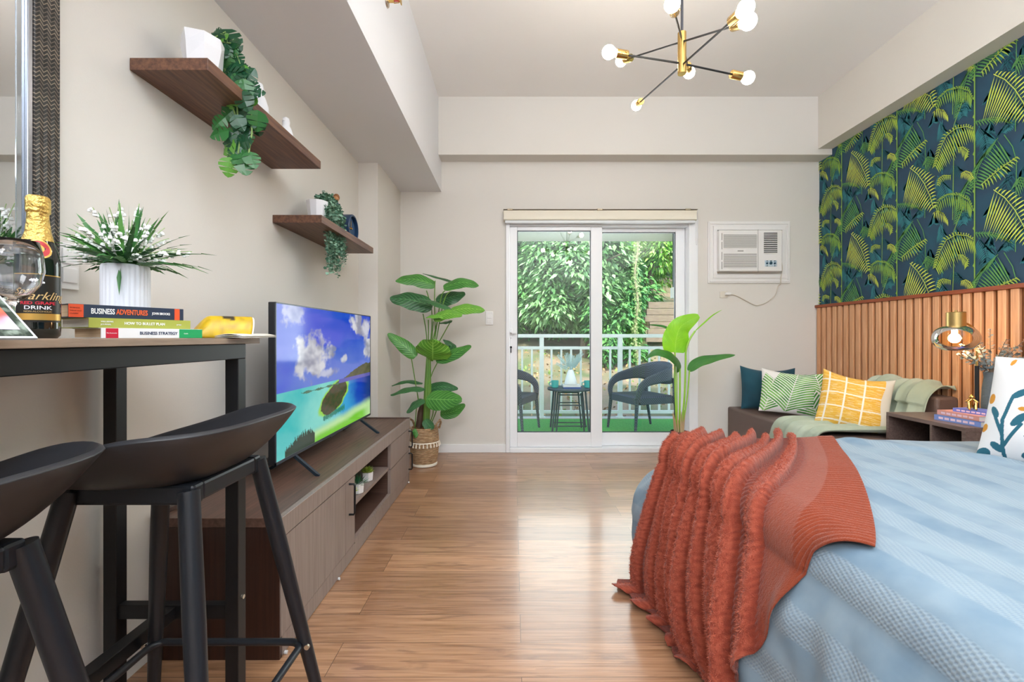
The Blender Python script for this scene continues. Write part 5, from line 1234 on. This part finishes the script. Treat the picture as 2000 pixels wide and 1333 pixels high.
pillow('cushion', 'plain dark teal velvet cushion in the far corner of the bench', P(1500, 759, 3.93), .44, .385, .15, (-.25, -1, .28), (0, 0, 1), None, vel, -2, mats=vel, sag=.03, nu=40)
def palmcol(u, v):
    # white cloth with green palm fronds
    bgc = lin('EDEBE6'); 
    for (ox, oy, tx, ty, ln, sp_) in ((.42, .02, .60, .98, .40, 17), (.08, .0, .20, .75, .26, 16), (.98, .0, .72, .45, .30, 16), (1.0, .55, .85, 1.0, .25, 16)):
        dx, dy = tx - ox, ty - oy; L = math.hypot(dx, dy); dx /= L; dy /= L; t = (u - ox) * dx + (v - oy) * dy; s = (u - ox) * -dy + (v - oy) * dx
        if abs(s) < .006 and 0 < t < L: return lin('EDEBE6')
        tt = t - abs(s) * .9 + s * s * .6
        if -.02 < tt < L and abs(s) < ln * (1 - .4 * tt / L):
            f = (tt * sp_) % 1
            if f < .58: return mixc(lin('3E8A35'), lin('7CBF5A'), clamp(.5 + NZ.noise(V((u * 6, v * 6, 0))) * 1.3))
            return bgc
    return bgc
clo = mat('cushion_print', rough=.85, vc=True, bump=(400, .1))
pillow('cushion', 'white cushion with green palm leaf print on the bench', P(1544, 767, 3.60), .43, .36, .14, (-.45, -1, .35), (0, 0, 1), palmcol, clo, -5, nu=220, sag=.02)
def yelcol(u, v):
    if u > .86 + .02 * sin(v * 9): return lin('DDD8CC')
    y = mixc(lin('E0A530'), lin('EDC25C'), clamp(.5 + 1.6 * NZ.noise(V((u * 4, v * 90, 0)))))
    for k in (.10, .34, .60): 
        if abs(u - k) < .014: return lin('F2EBDD')
    for k in (.08, .32, .56, .80):
        if abs(v - k - .01 * sin(u * 9)) < .012: return mixc(lin('F2EBDD'), y, .15)
    if NZ.noise(V((u * 8, v * 130, 3))) > .28: return mixc(y, lin('F5E3B8'), .6)
    return y
pillow('cushion', 'mustard yellow cushion with white grid lines on the sage throw', P(1668, 785, 3.08), .405, .40, .17, (-.55, -1, .42), (0, 0, 1), yelcol, clo, -10, nu=200, sag=.03)
def florcol(u, v):
    base_ = lin('DCDCDD')
    teal = lin('1F5F72'); och = lin('C98A2C')
    def seg(x0, y0, x1, y1, w_):
        dx, dy = x1 - x0, y1 - y0; L2 = dx * dx + dy * dy; t = clamp(((u - x0) * dx + (v - y0) * dy) / L2); return math.hypot(u - x0 - dx * t, v - y0 - dy * t) < w_
    def ell(cx, cy, rx, ry, a):
        x, y = u - cx, v - cy; ca, sa = cos(R(a)), sin(R(a)); X, Y_ = x * ca + y * sa, -x * sa + y * ca; return (X / rx) ** 2 + (Y_ / ry) ** 2 < 1
    stems_ = ((.20, .02, .17, .35), (.17, .35, .22, .58), (.20, .12, .30, .32), (.18, .22, .10, .40), (.36, .02, .47, .24), (.47, .24, .49, .52), (.47, .2, .34, .22), (.50, .60, .42, .74), (.50, .60, .62, .80), (.42, .74, .42, .88), (.62, .05, .74, .40), (.74, .40, .70, .62), (.88, .0, .84, .30), (.84, .30, .92, .55), (.78, .7, .86, .95))
    for s in stems_:
        if seg(*s, .014): return teal
    lv_ = ((.28, .36, .075, .032, 55), (.10, .42, .06, .026, 120), (.26, .60, .07, .03, 40), (.15, .10, .06, .03, 140), (.55, .30, .065, .035, 45), (.40, .33, .05, .026, 130), (.58, .12, .06, .035, 50), (.58, .66, .09, .035, 25), (.53, .88, .06, .065, 0), (.68, .86, .06, .03, 60), (.36, .07, .06, .03, 30), (.80, .45, .07, .032, 50), (.66, .5, .06, .03, 130), (.93, .42, .06, .03, 60), (.78, .2, .06, .03, 130), (.05, .03, .06, .05, 30), (.92, .82, .07, .04, 40), (.30, .78, .02, .02, 0))
    for s in lv_:
        if ell(*s): return teal
    for s in ((.33, .95, .065, .025, 35), (.15, .93, .04, .018, 80), (.30, .46, .035, .02, 0), (.72, .74, .055, .028, 25), (.38, .46, .0, .0, 0) if 0 else (.05, .55, .05, .03, 90), (.62, .42, .04, .025, 20), (.9, .65, .05, .025, 30), (.03, .27, .04, .03, 80)):
        if ell(*s): return och
    return base_
pillow('bed_pillow', 'white pillow with teal sprigs and ochre leaves on the bed', (1.885, 1.53, .790), .42, .40, .15, (-.93, -.37, .38), (0, 0, 1), florcol, clo, 0, nu=260, pinch=.04)

# ================================================================== sage throw on the bench
sg_m = mat('sage_throw', 'B4BFAD', .9, sheen=.2, var=('A0AD9A', 5, (1, 1, 1)), bump=(500, .15))
prof_ = [V(p) for p in ((2.75, 0, .70), (2.66, 0, .715), (2.60, 0, .67), (2.57, 0, .56), (2.50, 0, .455), (2.36, 0, .440), (2.15, 0, .438), (1.97, 0, .438), (1.93, 0, .40), (1.925, 0, .33), (1.92, 0, .26))]
PR = spl(prof_, 80)
def sage(u, v):
    i = u * 80; k = min(int(i), 79); p = PR[k].lerp(PR[k + 1], i - k)
    lo_, hi_ = lerp(2.80, 2.84, u), lerp(3.30, 3.36, u)
    if u > .35: hi_ -= .0
    y = lerp(lo_, hi_, v) + .025 * sin(u * 7) * (v - .3)
    tn = (PR[min(k + 1, 80)] - PR[max(k - 1, 0)]).normalized(); n = V((tn.z, 0, -tn.x)); n = -n if n.z < -.01 or (abs(n.z) < .2 and n.x > 0) else n
    f = .5 + .5 * sin(v * 34 + 3.0 * sin(u * 3.2) + 2 * NZ.noise(V((u * 3, v * 3, 0)))); big = .5 + .9 * NZ.noise(V((u * 4 + 2, v * 2.5, 5)))
    up_ = .004 + .026 * f * f * f + .03 * max(0, big) * (1 if u < .35 else .5)
    if u < .25: up_ += .035 * sin(pi * clamp(v * 1.05)) * (.6 + .4 * sin(v * 9))
    n.normalize(); q = p + n * up_
    return V((q.x, y, q.z + .002))
g = MB(); g.grid(sage, 150, 110); tag(g.build('sage_throw', sg_m, ang=180, solid=.006, off=1), 'crumpled sage green throw blanket draped over the bench back and seat', 'throw blanket')

# ================================================================== nightstand and things on it
ns = thing('nightstand', 'dark walnut open cubby nightstand between bench and bed', 'nightstand', (2.53, 2.53, 0))
nx0, nx1, ny0, ny1, nz = 2.295, 2.762, 2.29, 2.775, .592
nm_ = mat('nightstand_wood', '7A665F', .4, var=('5E4C46', 6, (20, 1, 20), .3, .7)); t_ = .018
g = MB(); g.box((nx0, ny0, nz - .022), (nx1, ny1, nz)); g.build('top', nm_, ns, smooth=False, bevel=.001, seg=1)
g = MB(); g.box((nx0, ny0, 0), (nx1, ny0 + t_, nz - .022)); g.build('side_panel', nm_, ns, smooth=False); g = MB(); g.box((nx0, ny1 - t_, 0), (nx1, ny1, nz - .022)); g.build('side_panel', nm_, ns, smooth=False)
ym_ = ny0 + .185
g = MB(); g.box((nx0 + .004, ym_, .40), (nx1 - .012, ym_ + .014, nz - .022)); g.build('divider', nm_, ns, smooth=False)
g = MB(); g.box((nx0 + .002, ny0 + t_, .385), (nx1 - .012, ny1 - t_, .40)); g.box((nx0 + .01, ny0 + t_, .03), (nx1 - .012, ny1 - t_, .045)); g.build('shelf', nm_, ns, smooth=False)
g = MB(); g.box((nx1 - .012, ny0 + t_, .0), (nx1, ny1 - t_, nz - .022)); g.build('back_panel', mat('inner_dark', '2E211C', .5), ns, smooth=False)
def nbook(lab, y0, y1, x0, x1, z, th, col, pgm, rz):
    c = V(((x0 + x1) / 2, (y0 + y1) / 2, z)); r = thing('book', lab, 'book', c, 'stacked books on the nightstand'); M_ = Matrix.Translation(c) @ Matrix.Rotation(R(rz), 4, 'Z'); a, b = (x1 - x0) / 2, (y1 - y0) / 2
    g = MB(); g.box((-a, -b, 0), (a, b, .002), M_); g.box((-a, -b, th - .002), (a, b, th), M_); g.box((-a, -b, 0), (-a + .002, b, th), M_); g.build('cover', col, r, smooth=False, bevel=.0005, seg=1)
    g = MB(); g.box((-a + .002, -b + .003, .002), (a - .004, b - .003, th - .002), M_); g.build('pages', pgm, r, smooth=False)
    g = MB(); w_ = mat('spine_lettering_pink', 'E6C7D6', .5)
    for k in range(6):
        yy = lerp(-b * .8, b * .8, (k + .2) / 6); g.box((-a - .0006, yy, th * .3), (-a, yy + b * .2, th * .7), M_)
    g.build('spine_marks', w_, r, smooth=False); return r
ppg = mat('pages_white', 'CFCBC8', .8)
nbook('blue book at the bottom of the nightstand stack', 2.27 + .03, 2.53, 2.365, 2.52, nz, .030, mat('cover_periwinkle', '7A90CC', .45), ppg, 6)
nbook('salmon pink book in the middle of the nightstand stack', 2.30, 2.52, 2.37, 2.52, nz + .030, .026, mat('cover_salmon', 'D99A90', .45), ppg, 2)
nbook('violet blue book on top of the nightstand stack under the gold figure', 2.30, 2.47, 2.41, 2.53, nz + .056, .020, mat('cover_violet', '6C7ACB', .45), ppg, 10)
# gold seated figurine
zf = nz + .076; fc = V((2.435, 2.395, zf)); ff = thing('gold_figurine', 'small gold seated figurine hugging its knees on top of the nightstand books', 'figurine', fc)
gm = mat('polished_gold', 'D9AE62', .2, 1.0)
g = MB(); 
fx = V((-.6, -.8, 0)).normalized(); fy = V((.8, -.6, 0)).normalized()
def fp(a, b, z): return fc + fx * a + fy * b + V((0, 0, z))
g.tube([fp(-.012, 0, .008), fp(-.010, 0, .03), fp(-.002, 0, .052)], [.013, .010, .009], 12)
for s in (-1, 1):
    g.tube([fp(-.008, .010 * s, .008), fp(.022, .014 * s, .040), fp(.028, .013 * s, .006), fp(.038, .013 * s, .003)], [.007, .006, .0045, .003], 10)
    g.tube([fp(-.002, .010 * s, .052), fp(.006, .024 * s, .040), fp(.024, .016 * s, .042), fp(.02, .002 * s, .058)], [.0045, .004, .0035, .003], 8)
g.build('body', gm, ff); g = MB(); g.sphere(fp(.008, 0, .066), .0125, 14); g.sphere(fp(-.003, 0, .072), .009, 10); g.build('head', gm, ff)
# table lamp
lm = thing('table_lamp', 'brass table lamp with lit amber glass globe and black lower rod on the nightstand', 'lamp', (2.56, 2.45, nz)); lb = V((P(1908, 0, 2.45).x, 2.45, nz))
YL = 2.45
g = MB(); g.lathe([(0, .0), (.049, 0), (.050, .004), (.048, .014), (.012, .016), (.012, .02)], lb, 36, cap=False); g.build('base', black_m, lm)
def ql(px, py): return P(px, py, YL)
g = MB(); g.tube([lb + V((0, 0, .014)), V((lb.x, YL, ql(0, 715).z))], .0095, 16); g.build('lower_rod', black_m, lm)
g = MB(); g.tube(spl([ql(1908, 716), ql(1908, 680), ql(1908, 655), ql(1905, 645), ql(1893, 635), ql(1880, 630), ql(1870, 628)], 24), .0052, 10); g.build('brass_arm', gold_m, lm)
g = MB(); sc = ql(1867, 625); z0_, z1_ = ql(0, 641).z, ql(0, 610).z; g.lathe([(.041, z0_ - sc.z), (.041, z1_ - sc.z - .003), (.038, z1_ - sc.z), (.006, z1_ - sc.z), (.006, z1_ - sc.z + .01), (0, z1_ - sc.z + .01)], sc, 32, cap=False); g.build('socket_cup', mat('brushed_brass', 'C2A66C', .35, 1.0), lm)
gc2 = ql(1866, 661); ag = glass_pane_material(); ag.name = 'amber_glass'
for n_ in ag.node_tree.nodes:
    if n_.type == 'BSDF_TRANSPARENT': n_.inputs[0].default_value = (1, .86, .62, 1)
g = MB(); H_ = .071
gp = [(.034, H_ - .012)] + [(.100 * sin(a) ** .75, H_ * cos(a)) for a in [R(25 + k * 135 / 24) for k in range(25)]]
g.lathe(gp[1:], gc2, 40, cap=False); g.build('glass_globe', ag, lm, ang=180)
g = MB(); g.sphere(gc2 + V((-.005, 0, .0)), .026, 16); g.lathe([(.013, .02), (.013, .06)], gc2 + V((-.005, 0, 0)), 12); lbm = mat('lamp_bulb', 'FFFFFF', .3, emit=('FFD9A0', 150)); lbm.node_tree.nodes['Principled BSDF'].inputs['Emission Color'].default_value = (1, .72, .42, 1); g.build('bulb', lbm, lm)
# eucalyptus vase
ev = thing('eucalyptus_vase', 'dark ribbed vase of grey eucalyptus sprigs on the nightstand behind the bed pillow', 'vase', (2.615, 2.47, nz)); ec = V((2.615, 2.47, nz))
g = MB(); g.lathe([(.03, 0), (.036, .01), (.038, .09), (.034, .18), (.027, .24), (.03, .27), (.027, .27), (.024, .24)], ec, 30, mod=lambda a, k: 1 + .03 * sin(a * 15)); g.build('vase_body', mat('slate_vase', '5E6668', .6, bump=(90, .6)), ev)
g = MB(); g3 = MB(); rs = random.Random(12)
for k in range(13):
    a = rs.uniform(-1.0, 1.0) if k > 2 else (-.75, .1, .65)[k]; b = rs.uniform(-.35, .3); L = rs.uniform(.16, .25); d = V((sin(a), sin(b), cos(a))).normalized(); p0 = ec + V((0, 0, .26)); pts = [p0 + d * L * t + V((sin(a) * .03 * t * t, 0, 0)) for t in (0, .33, .66, 1)]; g3.tube(pts, .002, 5)
    for j in range(26):
        t = .15 + .85 * j / 26; q = p0 + d * L * t + V((sin(a) * .03 * t * t, 0, 0)); an = rs.uniform(0, 6.28); dd = (frame(d) @ V((cos(an), sin(an), .5))).normalized(); s = dd.cross(d).normalized(); w_ = rs.uniform(.016, .027) * (1.15 - .4 * t); g.mi = 1 if t > .75 and rs.random() < .6 else rs.choice((0, 0, 2))
        g.poly([q, q + dd * w_ * .4 + s * w_ * .4, q + dd * w_ * .85 + s * w_ * .35, q + dd * w_, q + dd * w_ * .85 - s * w_ * .35, q + dd * w_ * .4 - s * w_ * .4])
g3.build('twigs', mat('twig_brown', '7A6656', .7), ev); g.build('sprigs', [mat('euca_a', '9AA8AC', .6), mat('euca_tip', 'D8C3B4', .6), mat('euca_b', '74858B', .6)], ev, smooth=False)

# ================================================================== bed
BX0, BX1, BY0, BY1, BH, BR = .78, 2.74, .36, 1.93, .605, .10
bd = thing('bed', 'bed under the light blue bedspread', 'bed', (1.75, 1.15, 0))
g = MB(); g.box((BX0 - .07, BY0 - .07, .33), (BX1, BY1 + .07, BH - .02)); g.build('mattress', mat('mattress_white', 'D8D8D8', .9), bd, bevel=.07, seg=4)
g = MB(); g.box((BX0 - .02, BY0 - .02, .02), (BX1, BY1 + .02, .33)); g.build('bed_base', mat('bed_base', '5E5752', .8), bd, smooth=False, bevel=.01)
L1 = BR * pi / 2
def bedframe(s, t, smooth_=False, fl=0):
    """flat cloth coordinates -> position and outward normal"""
    dx = max(0, -s); dy = t - BY1 if t > BY1 else (t - BY0 if t < BY0 else 0)
    r = (dx ** 4 + dy ** 4) ** .25; phi = math.atan2(dy, dx) if r > 0 else 0
    bx, by = BX0 + max(s, 0), clamp(t, BY0, BY1); nx, ny = -cos(phi), sin(phi)
    cnr = max(0, sin(2 * abs(phi)))
    z = BH + (.012 * NZ.noise(V((bx * 2.2, by * 2.2, 1))) + .004 * NZ.noise(V((bx * 7, by * 3, 2))) + .012 * math.exp(-((by - 1.93 + (bx - 1.45) * .95 + (.0)) / .05) ** 2) * sst(1.2, 1.5, bx) * sst(2.3, 2.0, bx))
    if r < L1: a = r / BR; out = BR * sin(a); z -= BR * (1 - cos(a)); e = 0
    else:
        a = pi / 2; e = r - L1; k = e / .48
        bul = (.08 + .13 * cnr) * sin(pi * clamp(k) ** .9 * .80)
        out = BR + bul; z -= BR + e * .985
        q = (by if abs(dy) < 1e-6 else by + phi * .35) if dx > 0 else bx * 1.0 + 3
        am = .026 * sst(0, .4, e)
        if not smooth_: out += am * sin(q * 17 + 2.5 * NZ.noise(V((q * 2, e * 2, 0)))) + .020 * sst(0, .1, e) * NZ.noise(V((q * 7, e * 6, 3))) + .014 * sst(0, .1, e) * NZ.noise(V((q * 16, e * 11, 5)))
        if fl: out += fl * sst(.34, .0, z)
        if z < .014: out += (.014 - z) * (.9 if fl else 0); z = .014
    N_ = V((nx * sin(a), ny * sin(a), cos(a)))
    return V((bx + nx * out, by + ny * out, z)), N_
def spread_material():
    m = mat('blue_bedspread', 'A9C2D2', .85, sheen=.12); N = m.node_tree.nodes; L = m.node_tree.links; b = N['Principled BSDF']
    uv = N.new('ShaderNodeUVMap'); sp_ = N.new('ShaderNodeSeparateXYZ'); L.new(uv.outputs[0], sp_.inputs[0])
    def mth(op, a, bb=None):
        q = N.new('ShaderNodeMath'); q.operation = op
        for i, x in enumerate((a, bb)):
            if x is None: continue
            if isinstance(x, (int, float)): q.inputs[i].default_value = x
            else: L.new(x, q.inputs[i])
        return q.outputs[0]
    U, V_ = sp_.outputs[0], sp_.outputs[1]
    nz = N.new('ShaderNodeTexNoise'); nz.inputs['Scale'].default_value = 6; nz.inputs['Detail'].default_value = 5; L.new(uv.outputs[0], nz.inputs['Vector'])
    band = mth('SINE', mth('MULTIPLY', mth('ADD', U, mth('MULTIPLY', nz.outputs['Fac'], .02)), 2 * pi / .14)); br = N.new('ShaderNodeMapRange'); br.inputs[1].default_value = -.15; br.inputs[2].default_value = .15; L.new(band, br.inputs[0])
    wv = mth('MULTIPLY', mth('SINE', mth('MULTIPLY', mth('ADD', U, mth('MULTIPLY', V_, .35)), 2 * pi / .0105)), mth('SINE', mth('MULTIPLY', V_, 2 * pi / .0135)))
    hole = mth('GREATER_THAN', wv, .25); hb = mth('MULTIPLY', hole, br.outputs[0])
    r1 = N.new('ShaderNodeValToRGB'); L.new(nz.outputs['Fac'], r1.inputs[0]); r1.color_ramp.elements[0].position = .33; r1.color_ramp.elements[0].color = l4('6B8498'); r1.color_ramp.elements[1].position = .62; r1.color_ramp.elements[1].color = l4('869AA8')
    m2 = N.new('ShaderNodeMix'); m2.data_type = 'RGBA'; L.new(mth('MULTIPLY', br.outputs[0], .55), m2.inputs[0]); L.new(r1.outputs[0], m2.inputs[6]); m2.inputs[7].default_value = l4('97A6B0')
    m3 = N.new('ShaderNodeMix'); m3.data_type = 'RGBA'; L.new(mth('MULTIPLY', hb, .30), m3.inputs[0]); L.new(m2.outputs[2], m3.inputs[6]); m3.inputs[7].default_value = l4('5A7894'); L.new(m3.outputs[2], b.inputs['Base Color'])
    h = mth('ADD', mth('MULTIPLY', mth('MULTIPLY', wv, br.outputs[0]), -1), mth('MULTIPLY', nz.outputs['Fac'], 1.5))
    bp = N.new('ShaderNodeBump'); bp.inputs['Strength'].default_value = .25; bp.inputs['Distance'].default_value = .003; L.new(h, bp.inputs['Height']); L.new(bp.outputs[0], b.inputs['Normal']); return m
g = MB(); S0, S1, T0_, T1_ = -.72, BX1 - BX0, BY0 - .72, BY1 + .72
def sp_f(u, v):
    p, n = bedframe(lerp(S0, S1, u), lerp(T0_, T1_, v)); return p
g.grid(sp_f, 230, 260, uvf=lambda u, v: (lerp(S0, S1, u) + .001, lerp(T0_, T1_, v))); tag(g.build('bedspread', spread_material(), ang=180), 'light blue textured bedspread covering the bed and hanging to the floor', 'bedspread')

# rust throw with furry ridges
def keyed(w_, keys):
    for (a, pa), (b, pb) in zip(keys, keys[1:]):
        if w_ <= b: t = (w_ - a) / (b - a); return (lerp(pa[0], pb[0], t), lerp(pa[1], pb[1], t))
    return keys[-1][1]
RF = 9; W1 = .80
def ridge(w_, l):
    if w_ > W1 or w_ < .015: return 0, 0
    x = w_ / W1 * RF + .18 * sin(l * 5 + w_ * 9); f = x - math.floor(x); k = abs(f - .5) * 2     # 0 at ridge centre
    r = clamp(1 - (k / .52) ** 2); return math.sqrt(r) if r > 0 else 0, r
def throw_p(u, v):
    w_, l = u, v
    P0 = (lerp(-.06, .62, w_), BY1 + .085 - .03 * w_); 
    P1_ = keyed(w_, [(0, (-.14, 1.90)), (.3, (-.06, 1.66)), (.6, (.02, 1.36)), (.8, (.12, 1.26)), (1, (.27, 1.30))])
    P2_ = keyed(w_, [(0, (-.76, 1.93)), (.15, (-.72, 1.72)), (.35, (-.70, 1.47)), (.5, (-.63, 1.30)), (.62, (-.58, 1.20)), (.74, (-.46, 1.13)), (.8, (-.36, 1.09)), (.88, (-.22, 1.06)), (.94, (-.10, 1.03)), (1, (-.02, .945))])
    s = P0[0] * (1 - l) ** 2 + P1_[0] * 2 * l * (1 - l) + P2_[0] * l * l; t = P0[1] * (1 - l) ** 2 + P1_[1] * 2 * l * (1 - l) + P2_[1] * l * l
    p, n = bedframe(s, t, True,   .012 + .055 * sst(.45, 0, w_))
    h, r = ridge(w_, l); fur = h * (.005 * NZ.noise(V((p.x * 75, p.y * 75, p.z * 75))) + .003 * NZ.noise(V((p.x * 170, p.y * 180, p.z * 180))))
    lift = .012 + .042 * h * (.75 + .25 * sin(w_ * 40)) + fur + (.0012 * sin(l * 420) * (1 - h) if w_ < W1 else .0025 * (sin(l * 330) if w_ > .90 else .4 * NZ.noise(V((p.x * 200, p.y * 200, p.z * 200)))))
    if l > .93: lift += .010 * sst(.93, 1, l) * sin(w_ * 60)
    if s < -L1: lift += .02 * sst(0, .4, -s - L1) * (1 + .6 * sin(w_ * 21))
    q = p + n * lift
    if q.z < .008 + .012 * h: 
        q.z = .008 + .025 * h
    return q
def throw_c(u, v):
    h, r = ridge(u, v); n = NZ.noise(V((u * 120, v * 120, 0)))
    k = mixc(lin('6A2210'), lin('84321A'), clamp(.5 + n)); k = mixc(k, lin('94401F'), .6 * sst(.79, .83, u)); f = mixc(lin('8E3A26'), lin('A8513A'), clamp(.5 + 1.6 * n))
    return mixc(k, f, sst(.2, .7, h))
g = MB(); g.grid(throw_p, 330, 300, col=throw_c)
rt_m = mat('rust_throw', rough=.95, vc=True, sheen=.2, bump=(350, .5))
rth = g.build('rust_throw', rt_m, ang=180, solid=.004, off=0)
g = MB(); rs = random.Random(77); k = 0
while k < 52000:
    u, v = rs.uniform(.01, .8), rs.uniform(.0, .985); h, r = ridge(u, v)
    if h < .45: continue
    k += 1; p = throw_p(u, v); a = throw_p(u + .003, v) - p; b = throw_p(u, v + .003) - p; n = a.cross(b)
    if n.length < 1e-9: continue
    n.normalize()
    q0 = BX0 + .5 - p.x
    if n.dot(p - V((1.7, 1.0, .1))) < 0: n = -n
    d = (n + V((rs.gauss(0, .5), rs.gauss(0, .5), rs.gauss(0, .5) - .15))).normalized(); s = d.cross(V((rs.gauss(0, 1), rs.gauss(0, 1), rs.gauss(0, 1)))).normalized(); L = rs.uniform(.006, .013)
    c = mixc(lin('9A4230'), lin('C8735A'), rs.random()); g.poly([p - n * .001 - s * .0011, p - n * .001 + s * .0011, p + d * L], c=c)
g.build('fur', mat('rust_fur', rough=.95, vc=True), rth, smooth=False)
tag(rth, 'rust orange throw with furry ridges draped over the foot of the bed', 'throw blanket')
